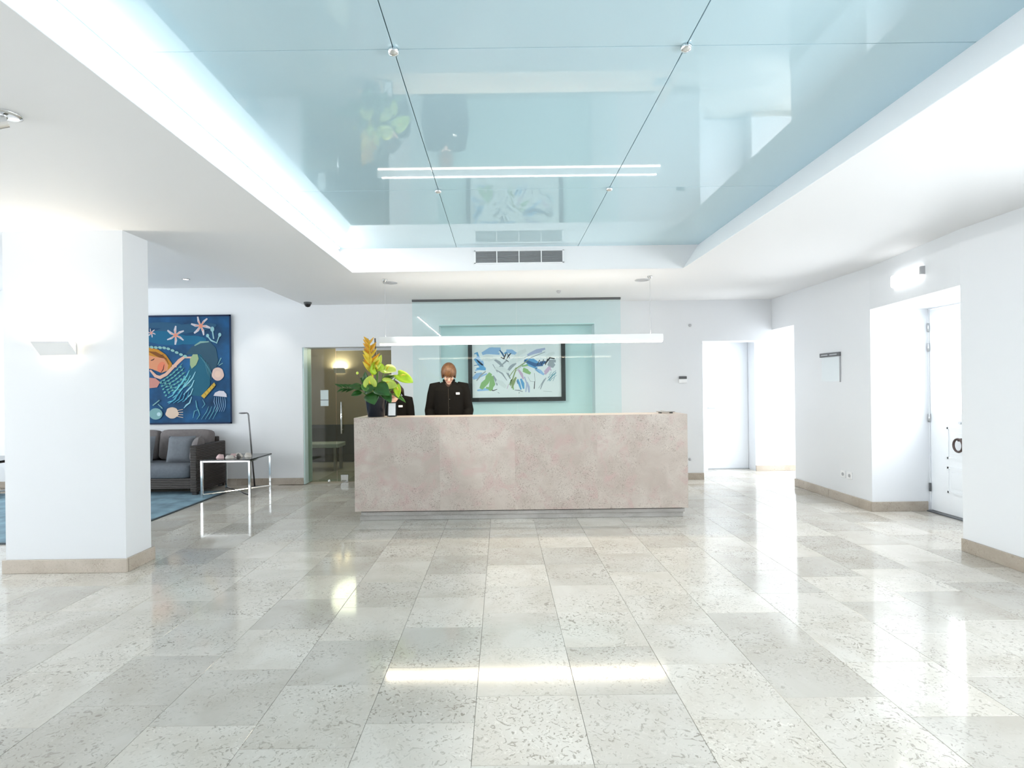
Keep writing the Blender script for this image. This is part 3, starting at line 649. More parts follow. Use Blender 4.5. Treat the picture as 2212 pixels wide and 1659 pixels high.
def leaf(mb, base, tip, width, normal, curve=.15, fold=.25, heart=False, nseg=9):
    base, tip = Vector(base), Vector(tip); ax = tip - base; L = ax.length; ax.normalize()
    nr = Vector(normal); nr = (nr - ax * nr.dot(ax)).normalized(); sd_ = ax.cross(nr)
    top = []; bot = []
    for i in range(nseg + 1):
        t = i / nseg
        if heart: wv = (math.sin(PI * min(1, t * .78 + .22)) ** .75) * (1.0 if t > .05 else .75)
        else: wv = math.sin(PI * (t ** .8)) ** .85
        wv = max(wv, .02) * width * .5
        c = base + ax * (L * t) + nr * (curve * L * math.sin(PI * t * .9) )
        row = []
        for s in (-1, -.5, 0, .5, 1):
            row.append(c + sd_ * wv * s + nr * (abs(s) * fold * wv) - ax * (.16 * L * abs(s) * (1 - t) if heart else 0))
        top.append(row); bot.append([p - nr * .0018 for p in row])
    v = [p for r in top for p in r] + [p for r in bot for p in r]; n = 5; o = (nseg + 1) * n; fcs = []
    for i in range(nseg):
        for j in range(n - 1):
            a = i * n + j; fcs.append((a, a + 1, a + n + 1, a + n)); fcs.append((o + a, o + a + n, o + a + n + 1, o + a + 1))
        fcs.append((i * n, i * n + n, o + i * n + n, o + i * n)); fcs.append((i * n + 4, o + i * n + 4, o + i * n + n + 4, i * n + n + 4))
    fcs.append((0, o, o + 1, 1)); mb.add(v, fcs)
    return mb
def stem_pts(base, end, bow=.03):
    base, end = Vector(base), Vector(end); mid = (base + end) / 2 + Vector((0, 0, bow)); return [base, mid, end]
VB = (0, 0, .10)
def flower_root(name, label, cat, group=None): return tag(empty(name, (VX, VY, DH)), label, cat, group)
# heliconia
he = flower_root('heliconia', 'tall upright orange and yellow heliconia flower in the dark vase', 'flower')
hb0, hb1 = Vector((-.03, -.03, .46)), Vector((-.065, -.03, .82))
MB().tube([VB, (-.02, -.02, .3), hb0, hb1], [.011, .011, .010, .006], 8).build('stem', M_BRACT2, he, smooth=True)
for i in range(16):
    t = i / 15; p = hb0.lerp(hb1, t); s = -1 if i % 2 else 1
    ln = .165 * (1 - .42 * t); out = Vector((s * (.60 + .14 * (i % 3 == 0)), -.28 * (1 if i % 3 else -1), .85)).normalized()
    leaf(MB(), p - Vector((s * .014, 0, .015)), p + out * ln, .058 * (1 - .32 * t), (-s * .5, -.75, .4), curve=-.12, fold=.8).build('bract', M_BRACT if i % 3 == 0 or i > 9 else M_BRACT2, he, smooth=True)
for lab, a, c, r_ in (('upright left grey twig behind the heliconia', (-.05, .03, .5), (-.088, .02, .865), .0085), ('upright right grey twig behind the heliconia', (0, .03, .5), (-.008, .02, .868), .010)):
    o = flower_root('twig', lab, 'twig', 'twigs in the vase')
    MB().tube([VB, a, c], [r_, r_, r_ * .8], 8).build('shoot', M_STICK, o, smooth=True)
# broad yellow-green spathes
sp_defs = [
    ('tallest yellow-green flower right of the heliconia', (.03, -.02, .50), (.10, -.10, .38), (-.01, -.05, .60), .17, (.2, -.9, .35), M_SPATH),
    ('broad pale lime flower with ruffled top in the middle right', (.10, .0, .52), 0, (.235, -.06, .50), .17, (0, -.6, .8), M_SPATL),
    ('yellow-green flower at the far right of the bouquet', (.25, -.01, .46), 0, (.42, -.05, .375), .15, (.15, -.75, .65), M_SPATH),
    ('low lime flower tucked in the bouquet centre right', (.10, -.08, .37), 0, (.26, -.12, .335), .14, (0, -.85, .5), M_SPATL),
    ('lime flower opening upward at the bouquet centre', (-.03, -.13, .335), 0, (-.02, -.16, .45), .15, (0, -1, .1), M_SPATL),
    ('small lime flower drooping at the right lower edge', (.24, -.07, .34), 0, (.27, -.11, .21), .085, (.3, -.9, .2), M_SPATH),
    ('small yellow flower rising beside the heliconia stem', (.02, -.03, .55), 0, (.075, -.04, .68), .065, (.3, -.9, .2), M_SPATL)]
for lab, a, _, c, wd, nr, mt in sp_defs:
    o = flower_root('anthurium', lab, 'flower', 'yellow-green flowers in the vase')
    MB().tube(stem_pts(VB, a), .006, 8).build('stem', M_STEMG, o, smooth=True)
    leaf(MB(), a, c, wd, nr, curve=-.12, fold=.35, heart=True, nseg=12).build('spathe', mt, o, smooth=True)
    A, C_ = Vector(a), Vector(c); N = Vector(nr).normalized()
    s0 = A.lerp(C_, .18) + N * .006; MB().tube([s0, s0 + N * .03 + (C_ - A) * .12, s0 + N * .05 + (C_ - A) * .3], [.008, .008, .004], 8).build('spadix', M_SPAD, o, smooth=True)
# big dark leaves
lf = [('dark leaf reaching left over the vase rim', (-.12, -.08, .30), (-.27, -.11, .33), .12, (.1, -.6, .8)),
      ('long dark leaf spray pointing far left', (-.20, -.05, .31), (-.375, -.07, .315), .085, (0, -.7, .7)),
      ('low dark leaf hanging over the vase front', (-.02, -.13, .27), (.03, -.20, .135), .17, (0, -.95, .3)),
      ('broad dark leaf across the bouquet front right', (.02, -.12, .35), (.19, -.19, .23), .17, (0, -.9, .4)),
      ('dark leaf pointing down right over the vase', (.10, -.10, .28), (.20, -.16, .15), .11, (.3, -.9, .3)),
      ('dark upright leaf left of the heliconia stem', (-.08, -.03, .34), (-.10, -.05, .50), .08, (-.3, -.9, .2)),
      ('narrow dark leaf behind the lime flowers', (.05, .05, .36), (.22, .06, .45), .10, (0, -.7, .7)),
      ('slim green leaf hanging at the lower right of the bouquet', (.20, -.06, .25), (.345, -.10, .15), .05, (.2, -.8, .6)),
      ('dark leaf filling the bouquet centre', (-.10, -.10, .29), (.03, -.17, .31), .13, (0, -.9, .4)),
      ('small mid-green leaf at the bouquet left', (-.13, -.09, .36), (-.02, -.15, .27), .075, (-.2, -.9, .3)),
      ('dark leaf drooping left below the spray', (-.13, -.09, .27), (-.24, -.13, .235), .07, (0, -.9, .4)),
      ('dark leaf behind the bouquet on the left', (-.06, .06, .32), (-.19, .07, .43), .10, (0, -.8, .5))]
for i, (lab, a, c, wd, nr) in enumerate(lf):
    o = flower_root('foliage_leaf', lab, 'leaf', 'green leaves in the vase')
    MB().tube(stem_pts(VB, a), .005, 8).build('stem', M_STEMG, o, smooth=True)
    mt = M_LEAFM if i in (7, 9) else M_LEAFD
    if i == 1:
        for q in range(7):
            t = q / 6; p = Vector(a).lerp(Vector(c), t * .8); s = -1 if q % 2 else 1
            leaf(MB(), p, p + Vector((-.09, -.02, s * .045 + .005)), .034, nr, .08, .3).build('leaflet', M_LEAFD, o, smooth=True)
    else: leaf(MB(), a, c, wd, nr, .12, .22, nseg=11).build('blade', mt, o, smooth=True)
o = flower_root('bud_stem', 'small pale bud on a thin stalk at the bouquet left', 'flower bud')
MB().tube([VB, (-.14, -.05, .36), (-.185, -.05, .47)], .005, 8).build('stalk', M_STICK, o, smooth=True); MB().ball((-.19, -.05, .482), (.014, .012, .017)).build('bud', M_SPATL, o, smooth=True)

# ------------------------------------------------------------------ lounge: rug, sofa, pillows, tables, lamp, tapestry
rug = empty('area_rug', (-5.6, 6.3, 0)); tag(rug, 'blue-grey woven area rug under the grey sofa', 'rug')
MB().box(-1.78, 1.76, -1.28, 1.2, 0.0005, .012).build('pile', flat('blue_grey_pile', (.16, .26, .32), .9, bump=.6, bscale=120, var=.3, vscale=5), rug, bevel=.004)
m = MB(); m.box(1.76, 1.785, -1.305, 1.2, .0005, .011); m.box(-1.78, 1.785, -1.305, -1.28, .0005, .011); m.build('border', flat('dark_rug_border', (.04, .055, .065), .8), rug)

def puff(w_, d_, h_, ex=.32, n=10, sag=0.0):
    """cushion: rounded superellipsoid block"""
    mb = MB(); rings = []
    for i in range(n + 1):
        t = -PI / 2 + PI * (i + .03) / (n + .06); row = []
        for j in range(28):
            p = 2 * PI * j / 28
            sg = lambda q, e: math.copysign(abs(q) ** e, q)
            ct, st = sg(math.cos(t), ex), sg(math.sin(t), ex)
            row.append((w_ / 2 * ct * sg(math.cos(p), ex), d_ / 2 * ct * sg(math.sin(p), ex), h_ / 2 * st))
        rings.append(row)
    return mb.ring_loft(rings)
M_FAB = flat('slate_grey_fabric', (.115, .13, .15), .85, bump=.35, bscale=260, var=.08, vscale=30)
M_FAB2 = flat('taupe_grey_fabric', (.15, .135, .135), .85, bump=.35, bscale=260, var=.08, vscale=30)
M_FAB3 = flat('grey_pillow_fabric', (.135, .15, .17), .85, bump=.35, bscale=260, var=.08, vscale=30)
m_r, nt, bs = nodes_of('dark_woven_rattan')
wv = nt.nodes.new('ShaderNodeTexWave'); wv.bands_direction = 'Z'; wv.inputs['Scale'].default_value = 14; wv.inputs['Distortion'].default_value = .6
tcn = nt.nodes.new('ShaderNodeTexCoord'); nt.links.new(tcn.outputs['Object'], wv.inputs['Vector'])
rmp = nt.nodes.new('ShaderNodeValToRGB'); rmp.color_ramp.elements[0].color = (.012, .009, .008, 1); rmp.color_ramp.elements[1].color = (.055, .043, .037, 1)
nt.links.new(wv.outputs['Fac'], rmp.inputs[0]); nt.links.new(rmp.outputs[0], bs.inputs['Base Color']); bs.inputs['Roughness'].default_value = .55
bpn = nt.nodes.new('ShaderNodeBump'); bpn.inputs['Distance'].default_value = .004; nt.links.new(wv.outputs['Fac'], bpn.inputs['Height']); nt.links.new(bpn.outputs[0], bs.inputs['Normal'])
M_RAT = m_r
SX0, SX1 = -6.55, -4.10
sofa = empty('sofa', ((SX0 + SX1) / 2, 7.58, 0)); tag(sofa, 'dark grey sofa with woven arms under the blue tapestry', 'sofa')
hw = (SX1 - SX0) / 2
MB().box(-hw + .09, hw - .09, -.34, .34, .09, .235).build('base', M_RAT, sofa, bevel=.01)
for sx in (-1, 1): MB().box(sx * (hw - .045) - .045, sx * (hw - .045) + .045, -.38, .385, .05, .675).build('arm', M_RAT, sofa, bevel=.012)
MB().box(-hw + .09, hw - .09, .30, .385, .235, .74).build('back_frame', M_RAT, sofa, bevel=.012)
for sx in (-1, 1):
    for sy in (-.33, .33): MB().box(sx * (hw - .045) - .03, sx * (hw - .045) + .03, sy - .03, sy + .03, .0125 if sy < 0 else .0125, .05).build('leg', M_BLACK, sofa)
for i in range(2):
    c = puff(1.12, .66, .19, .22).build('seat_cushion', M_FAB, sofa, smooth=True); c.location = (-.565 + i * 1.13, -.04, .325)
for i in range(3):
    c = puff(.745, .17, .44, .28).build('back_cushion', M_FAB2, sofa, smooth=True); c.location = (-.755 + i * .755, .215, .635); c.rotation_euler = (-.14, 0, 0)
def pillow(label, x, y, z, rot, mat, s=.36):
    o = empty('throw_pillow', (x, y, z)); o.rotation_euler = rot; tag(o, label, 'pillow', 'pillows on the sofa')
    mb = MB(); n = 14; top = []; bot = []
    for i in range(n + 1):
        for j in range(n + 1):
            u, v_ = -1 + 2 * i / n, -1 + 2 * j / n
            hgt = .075 * ((1 - u ** 4) * (1 - v_ ** 4)) ** .55; pinch = 1 - .05 * (1 - abs(u) * abs(v_))
            top.append((u * s / 2 * pinch, -hgt, v_ * s / 2 * pinch)); bot.append((u * s / 2 * pinch, hgt, v_ * s / 2 * pinch))
    q = (n + 1) ** 2; fc = []
    for i in range(n):
        for j in range(n):
            a = i * (n + 1) + j; fc.append((a, a + 1, a + n + 2, a + n + 1)); fc.append((q + a, q + a + n + 1, q + a + n + 2, q + a + 1))
    mb.add(top + bot, fc)
    mb.build('cover', mat, o, smooth=True)
    e = s / 2 * .99
    MB().tube([(-e, 0, -e), (0, 0, -e * .955), (e, 0, -e), (e * .955, 0, 0), (e, 0, e), (0, 0, e * .955), (-e, 0, e), (-e * .955, 0, 0), (-e, 0, -e)], .004, 6).build('piping', mat, o)
    return o
pillow('square slate pillow near the sofa arm', -4.49, 7.51, .60, (-.22, 0, .03), M_FAB3, .37)
pillow('taupe pillow leaning against the sofa arm', -4.235, 7.46, .60, (-.2, 0, -1.15), M_FAB2, .36)
pillow('square slate pillow beside the pillar edge', -5.05, 7.51, .60, (-.22, 0, -.03), M_FAB3, .37)

def side_table(label, x, y, s=.66, h=.51):
    o = empty('side_table', (x, y, 0)); tag(o, label, 'table', 'chrome side tables by the sofa')
    MB().box(-s / 2, s / 2, -s / 2, s / 2, h - .018, h).build('table_top', flat('black_glass_top', (.012, .014, .015), .06), o, bevel=.003)
    for sx in (-1, 1):
        for sy in (-1, 1): MB().box(sx * (s / 2 - .018) - .014, sx * (s / 2 - .018) + .014, sy * (s / 2 - .018) - .014, sy * (s / 2 - .018) + .014, 0, h - .018).build('leg', M_CHROME, o, bevel=.002)
    q = s / 2 - .018
    m = MB(); 
    for a, c in (((-q, -q), (q, -q)), ((q, -q), (q, q)), ((q, q), (-q, q)), ((-q, q), (-q, -q))):
        m.box(min(a[0], c[0]) - .006, max(a[0], c[0]) + .006, min(a[1], c[1]) - .006, max(a[1], c[1]) + .006, h - .036, h - .0185)
    m.build('apron', M_CHROME, o)
    for a, c in (((-q, -q, .05), (q, q, .05)), ((q, -q, .035), (-q, q, .035))): MB().tube([a, c], .012, 8).build('cross_bar', M_CHROME, o)
    return o
side_table('chrome side table with black glass top right of the sofa', -3.62, 7.34)
side_table('chrome side table at the hidden far end of the sofa', -7.05, 7.45)
# shells and stones on the table
rs2 = random.Random(11)
M_SHELL = flat('pale_shell', (.72, .69, .65), .5, var=.15, vscale=20); M_SHELLP = flat('pink_shell', (.72, .52, .52), .45, var=.15, vscale=20)
shells = [('pink scallop shell on the side table', -.16, -.14, .075, M_SHELLP), ('cream scallop shell at the side table front', -.02, -.17, .06, M_SHELL), ('large white scallop shell mid side table', .04, -.04, .085, M_SHELL),
          ('white scallop shell near the lamp side of the table', .13, .03, .07, M_SHELL), ('flat cream scallop shell at the table right', .18, -.08, .055, M_SHELL), ('small pale pink scallop shell at the table back', -.08, .06, .05, M_SHELLP), ('small white scallop shell at the table left', -.22, -.03, .05, M_SHELL)]
for lab, x, y, r_, mt in shells:
    o = empty('seashell', (-3.62 + x, 7.34 + y, .5105), rs2.uniform(0, 6)); tag(o, lab, 'shell', 'shells on the side table')
    mb = MB(); rings = []
    for i in range(8):
        t = i / 7; row = []
        for j in range(25):
            a = -1.15 + 2.3 * j / 24; rr_ = r_ * t * (1 + .05 * math.cos(j * PI)); z = .55 * r_ * math.sin(PI * min(1, t * .95 + .05)) * (1 + .10 * math.cos(j * PI)) + .002
            row.append((rr_ * math.sin(a), rr_ * math.cos(a) - r_ * .45, z))
        rings.append(row)
    v = [p for r in rings for p in r]; q = len(v); v += [(a, b_, max(0, c - .004)) for a, b_, c in v]; fc = []
    for i in range(7):
        for j in range(24):
            a = i * 25 + j; fc.append((a, a + 1, a + 26, a + 25)); fc.append((q + a, q + a + 25, q + a + 26, q + a + 1))
    mb.add(v, fc); mb.build('valve', mt, o, smooth=True)
    MB().tube([(-r_ * .3, -r_ * .45, .006), (r_ * .3, -r_ * .45, .006)], .005, 6).build('hinge_ear', mt, o)
M_GUN = flat('gunmetal', (.16, .16, .165), .35, metal=1.0)
# floor reading lamp
fl = empty('floor_lamp', (-3.60, 7.80, 0)); tag(fl, 'slim leaning steel reading lamp behind the side table', 'floor lamp')
MB().lathe((0, 0, 0), [(.10, 0), (.10, .010), (.09, .014), (.01, .016)], 28).build('base', M_GUN, fl, smooth=True)
MB().tube([(0, 0, .01), (-.055, 0, .75), (-.078, 0, 1.05), (-.086, 0, 1.075), (-.105, 0, 1.083)], .0105, 12).build('pole', M_GUN, fl, smooth=True)
MB().ball((-.155, 0, 1.081), (.065, .03, .012), 18, 8).build('lamp_head', M_GUN, fl, smooth=True)

# tapestry: blue sea picture, lower right of it in view
tp = empty('tapestry', (-5.19, 7.975, 1.73)); tag(tp, 'blue sea tapestry with mermaid, starfish and jellyfish above the sofa', 'tapestry')
TWd, THt = 2.38, 1.615
M_SEA = flat('deep_sea_blue', (.006, .065, .17), .85, bump=.3, bscale=180, var=.55, vscale=2.6)
cl = MB(); nx, nz = 40, 26; v = []; fc = []
for s in (0, 1):
    for i in range(nx + 1):
        for j in range(nz + 1):
            x = -TWd / 2 + TWd * i / nx; z = -THt / 2 + THt * j / nz
            v.append((x, -.012 + .004 * math.sin(x * 9) * (1 - j / nz) + (0.007 if s else 0), z))
q = (nx + 1) * (nz + 1)
for i in range(nx):
    for j in range(nz):
        a = i * (nz + 1) + j; fc.append((a, a + nz + 1, a + nz + 2, a + 1)); fc.append((q + a, q + a + 1, q + a + nz + 2, q + a + nz + 1))
cl.add(v, fc)
cloth = cl.build('cloth', M_SEA, tp, smooth=True)
m = MB(); 
for x0, x1, z0, z1 in ((-TWd / 2, TWd / 2, THt / 2 - .025, THt / 2), (-TWd / 2, TWd / 2, -THt / 2, -THt / 2 + .022), (TWd / 2 - .02, TWd / 2, -THt / 2, THt / 2), (-TWd / 2, -TWd / 2 + .02, -THt / 2, THt / 2)): m.box(x0, x1, -.0195, -.016, z0, z1)
m.build('hem', flat('dark_navy_hem', (.004, .018, .06), .85), cloth)
TS = THt / 1440.0                                   # one design unit in metres; design origin at the right hem
def TP(cx_, cy_): return (TWd / 2 - (1160 - cx_) * TS, THt / 2 - (cy_ - 120) * TS)
layer = [0]
def art(name, polys, col, strokes_=(), join=False):
    col = tuple(c * .8 for c in col)
    mt = flat('tapestry_' + '_'.join('%02d' % int(c * 99) for c in col), col, .85)
    items = [('p', p) for p in polys] + [('s', q) for q in strokes_]
    mb = MB()
    for kd, it in items:
        layer[0] += 1; y = -.0175 - .00004 * layer[0]
        if kd == 'p': mb.plate([TP(*p) for p in it], y, y + .0015)
        else: stroke_plate(mb, it[0], it[1], y, .0015, TP, TS)
        if not join: mb.build(name, mt, cloth); mb = MB()
    if join: tag(mb.build(name, mt, cloth), kind='stuff')
def blob(cx_, cy_, rx, ry, n=20, rot=0, j=0):
    return [(cx_ + rx * (1 + j * math.sin(5 * a * 2 * PI / n)) * math.cos(a * 2 * PI / n) * math.cos(rot) - ry * math.sin(a * 2 * PI / n) * math.sin(rot), cy_ + rx * math.cos(a * 2 * PI / n) * math.sin(rot) + ry * math.sin(a * 2 * PI / n) * math.cos(rot)) for a in range(n)]
# water shades
art('water_band', [blob(560, 300, 420, 60, rot=-.1), blob(250, 250, 260, 40)], (.02, .10, .20))
art('water_band', [blob(300, 420, 330, 90, rot=.1), blob(600, 450, 240, 60)], (.004, .13, .26))
art('sea_hill', [[(560, 640), (640, 540), (760, 480), (880, 470), (960, 560), (990, 720), (960, 840), (860, 860), (760, 640)]], (.025, .085, .14))
art('sea_hill', [[(880, 860), (760, 640), (640, 700), (560, 980), (640, 1180), (760, 1200), (880, 1050)]], (.01, .12, .20))
art('crest', [], (.20, .36, .32), [([(680, 525), (760, 480), (870, 475)], 26)])
def starfish(cx_, cy_, r_, rot):
    lg_ = []; md = []
    for k in range(6):
        a = rot + k * PI / 3
        lg_ += [([(cx_, cy_), (cx_ + r_ * .55 * math.cos(a), cy_ + r_ * .55 * math.sin(a)), (cx_ + r_ * math.cos(a + .12), cy_ + r_ * math.sin(a + .12))], r_ * .26)]
        md += [([(cx_, cy_), (cx_ + r_ * .55 * math.cos(a), cy_ + r_ * .55 * math.sin(a))], r_ * .16)]
    art('starfish', [], (.62, .60, .66), lg_); art('starfish_heart', [blob(cx_, cy_, r_ * .2, r_ * .2)], (.80, .30, .20), md)
starfish(430, 385, 125, .45); starfish(765, 265, 130, .1); starfish(110, 350, 60, .2)
# coral sprig, top right
art('coral_sprig', [blob(918, 310, 26, 34), blob(855, 395, 20, 24), blob(1015, 385, 20, 26)], (.26, .50, .56), [([(918, 320), (935, 440)], 30), ([(855, 400), (900, 460), (970, 490)], 22), ([(1012, 390), (972, 500)], 26)])
art('coral_sprig', [], (.22, .48, .50), [([(985, 780), (1030, 690)], 18), ([(1000, 790), (1050, 760)], 14)])
# mermaid figure: orange hair, skin, arm, scale net and tail
art('hair', [[(-60, 560), (60, 540), (200, 570), (300, 640), (380, 760), (360, 830), (280, 850), (160, 740), (20, 640), (-60, 640)]], (.55, .24, .02))
art('hair_shade', [[(60, 590), (170, 600), (280, 660), (300, 720), (180, 660)]], (.22, .07, .01), [([(200, 640), (300, 690), (340, 770)], 16)])
art('face', [[(-40, 640), (60, 640), (130, 660), (280, 690), (330, 780), (320, 850), (240, 880), (120, 830), (-20, 800)]], (.72, .30, .16))
art('cheek', [blob(240, 800, 50, 70, rot=.4)], (.78, .22, .12))
art('arm', [], (.74, .46, .36), [([(90, 840), (160, 920), (220, 940), (300, 900), (400, 800), (480, 720), (560, 660)], 46), ([(540, 680), (640, 680)], 40), ([(380, 780), (440, 800)], 40)])
art('facial_line', [], (.05, .02, .02), [([(100, 715), (130, 705), (150, 690)], 16), ([(275, 770), (265, 830), (225, 890)], 12), ([(230, 650), (270, 640)], 12)])
art('bodice', [[(80, 940), (160, 950), (220, 1000), (180, 1070), (80, 1080)]], (.58, .26, .22))
art('collar_dots', [blob(60 + i * 55, 530 + 8 * math.sin(i) + i * i * 1.6, 26, 17, rot=.3) for i in range(10)], (.28, .52, .50), join=True)
art('net', [], (.10, .30, .32), [([(220 + 20 * k, 1000 + 26 * k), (380 + 20 * k, 900 + 40 * k), (520 + 20 * k, 760 + 55 * k)], 14) for k in range(6)])
art('net_knots', [blob(230 + i * 44 + j_ * 16, 1010 - i * 34 + j_ * 42, 17, 11, 8, rot=-.6) for i in range(7) for j_ in range(5)], (.12, .42, .42), join=True)
art('tail_scales', [], (.16, .55, .66), [([(610 - 70 * i + 12 * j_, 850 + 95 * i + 70 * j_), (575 - 70 * i + 12 * j_, 920 + 95 * i + 70 * j_), (520 - 70 * i + 10 * j_, 1000 + 90 * i + 70 * j_), (450 - 66 * i, 1090 + 60 * i + 60 * j_)], 15) for i in range(3) for j_ in range(2)])
art('tail_scales', [], (.30, .62, .74), [([(690 - 18 * i, 870 + 110 * i), (650 - 14 * i, 950 + 110 * i), (600 - 12 * i, 1010 + 100 * i), (530, 1080 + 90 * i)], 17) for i in range(4)])
art('tail_stripe', [], (.06, .22, .30), [([(740 + 30 * k, 650 + 30 * k), (820 + 22 * k, 760 + 40 * k), (850 + 10 * k, 900 + 20 * k)], 9) for k in range(5)])
art('fish_leaf', [[(620, 700), (660, 640), (720, 640), (735, 700), (700, 780), (640, 830), (620, 780)]], (.34, .46, .26), [([(690, 680), (660, 780)], 8)])
art('sea_urchin', [blob(985, 905, 80, 88, 26, j=.05)], (.72, .52, .46)); art('urchin_heart', [blob(985, 905, 40, 44)], (.80, .58, .48))
art('banded_shell', [[(935, 1015), (955, 1050), (800, 1225), (760, 1190)]], (.62, .42, .06)); art('shell_band', [], (.28, .16, .03), [([(905 - 33 * i, 1035 + 38 * i), (935 - 33 * i, 1085 + 36 * i)], 11) for i in range(4)])
art('jellyfish', [[(925, 1190), (945, 1150), (1000, 1125), (1060, 1130), (1095, 1170), (1100, 1210), (1010, 1200)]], (.70, .68, .76)); art('jellyfish_tentacle', [], (.20, .36, .58), [([(940 + 26 * i, 1205), (930 + 30 * i, 1270), (950 + 26 * i, 1330), (915 + 28 * i, 1400)], 10) for i in range(6)])
art('anemone', [blob(375, 1410, 85, 75, 26, j=.08)], (.74, .58, .46), [([(440, 1380 + 25 * i), (520, 1365 + 36 * i)], 16) for i in range(4)])
art('fish', [blob(160, 1420, 88, 76)], (.20, .40, .42), [([(120, 1310), (210, 1240)], 30), ([(190, 1290), (250, 1350)], 24)]); art('fish_eye', [blob(200, 1425, 26, 26)], (.50, .72, .78))
art('sea_weed', [], (.12, .38, .48), [([(690, 1250), (700, 1330), (730, 1410)], 16), ([(650, 1480), (670, 1390), (720, 1370), (740, 1440), (700, 1500)], 12), ([(780, 1240), (810, 1300), (770, 1350)], 12)] + [([(760 + 50 * i, 1500), (830 + 45 * i, 1400), (860 + 40 * i, 1330)], 9) for i in range(4)])
art('sea_wave', [], (.06, .32, .50), [([(330 + 60 * i, 1290 - 8 * i), (420 + 50 * i, 1230), (470 + 45 * i, 1130)], 14) for i in range(4)])

# lounge ceiling washers
for lab, x in (('recessed washer above the tapestry right edge', -4.3), ('recessed washer above the reading lamp', -3.45)):
    o = downlight(lab, x, 7.35, LZ, .05, False, 'recessed washers in the lounge ceiling')
    ld = bpy.data.lights.new('washer', 'SPOT'); ld.energy = 9; ld.spot_size = 1.1; ld.spot_blend = .7; ld.color = (1, .93, .84); ld.shadow_soft_size = .04
    lo = bpy.data.objects.new('washer', ld); COL.objects.link(lo); lo.parent = o; lo.location = (0, 0, -.02); lo.rotation_euler = (.35, 0, 0)

# ------------------------------------------------------------------ people behind the desk
M_SKIN = flat('skin', (.62, .40, .31), .5)
M_SKIN2 = flat('skin_woman', (.66, .42, .33), .5)
M_JACK = flat('black_jacket_cloth', (.006, .0055, .005), .85, spec=.12, bump=.3, bscale=300)
M_TROU = flat('black_trouser_cloth', (.012, .012, .013), .8)
M_SHIRT = flat('dark_brown_shirt', (.045, .020, .014), .75)

def remesh(mb, name, mat, parent, voxel, smooth_it=4, cut=None):
    me = mb.mesh(name + '_raw', None); tmp = bpy.data.objects.new(name + '_raw', me); COL.objects.link(tmp)
    r = tmp.modifiers.new('r', 'REMESH'); r.mode = 'VOXEL'; r.voxel_size = voxel
    s = tmp.modifiers.new('s', 'SMOOTH'); s.iterations = smooth_it; s.factor = .5
    dg = bpy.context.evaluated_depsgraph_get(); me2 = bpy.data.meshes.new_from_object(tmp.evaluated_get(dg)); me2.name = name
    bpy.data.objects.remove(tmp); bpy.data.meshes.remove(me)
    if cut:
        bm = bmesh.new(); bm.from_mesh(me2); bmesh.ops.delete(bm, geom=[f_ for f_ in bm.faces if cut(f_.calc_center_median())], context='FACES'); bm.to_mesh(me2); bm.free()
    me2.materials.clear(); me2.materials.append(mat); me2.polygons.foreach_set('use_smooth', [True] * len(me2.polygons))
    o = bpy.data.objects.new(name, me2); COL.objects.link(o); o.parent = parent
    return o
def ell(cx_, cy_, z, rx, ry, n=24, e=1.0):
    sg = lambda q: math.copysign(abs(q) ** e, q)
    return [(cx_ + rx * sg(math.cos(2 * PI * j / n)), cy_ + ry * sg(math.sin(2 * PI * j / n)), z) for j in range(n)]
def hand(mb, w_, dirv, palm_n, side, k=1.0):
    """palm, four unequal bent fingers and a thumb, from wrist w_"""
    w_ = Vector(w_); d = Vector(dirv).normalized(); n = Vector(palm_n); n = (n - d * n.dot(d)).normalized(); s = d.cross(n) * side
    pc_ = w_ + d * .05 * k
    M = Matrix((s, d, n)).transposed()
    mb.ball(pc_, (.042 * k, .055 * k, .017 * k), 12, 8, M)
    for i, ln in enumerate((.070, .080, .074, .058)):
        b0 = w_ + d * .085 * k + s * (.030 - .020 * i) * k
        mb.tube([b0 - d * .02 * k, b0 + d * ln * .45 * k + n * .004, b0 + d * ln * .78 * k - n * .010 * k, b0 + d * ln * k - n * .024 * k], [.0095 * k, .0088 * k, .008 * k, .0065 * k], 8)
    t0 = w_ + d * .025 * k + s * .032 * k
    mb.tube([t0 - s * .01, t0 + s * .022 * k + d * .022 * k, t0 + s * .034 * k + d * .05 * k - n * .008, t0 + s * .034 * k + d * .072 * k - n * .014], [.0125 * k, .011 * k, .0095 * k, .007 * k], 8)

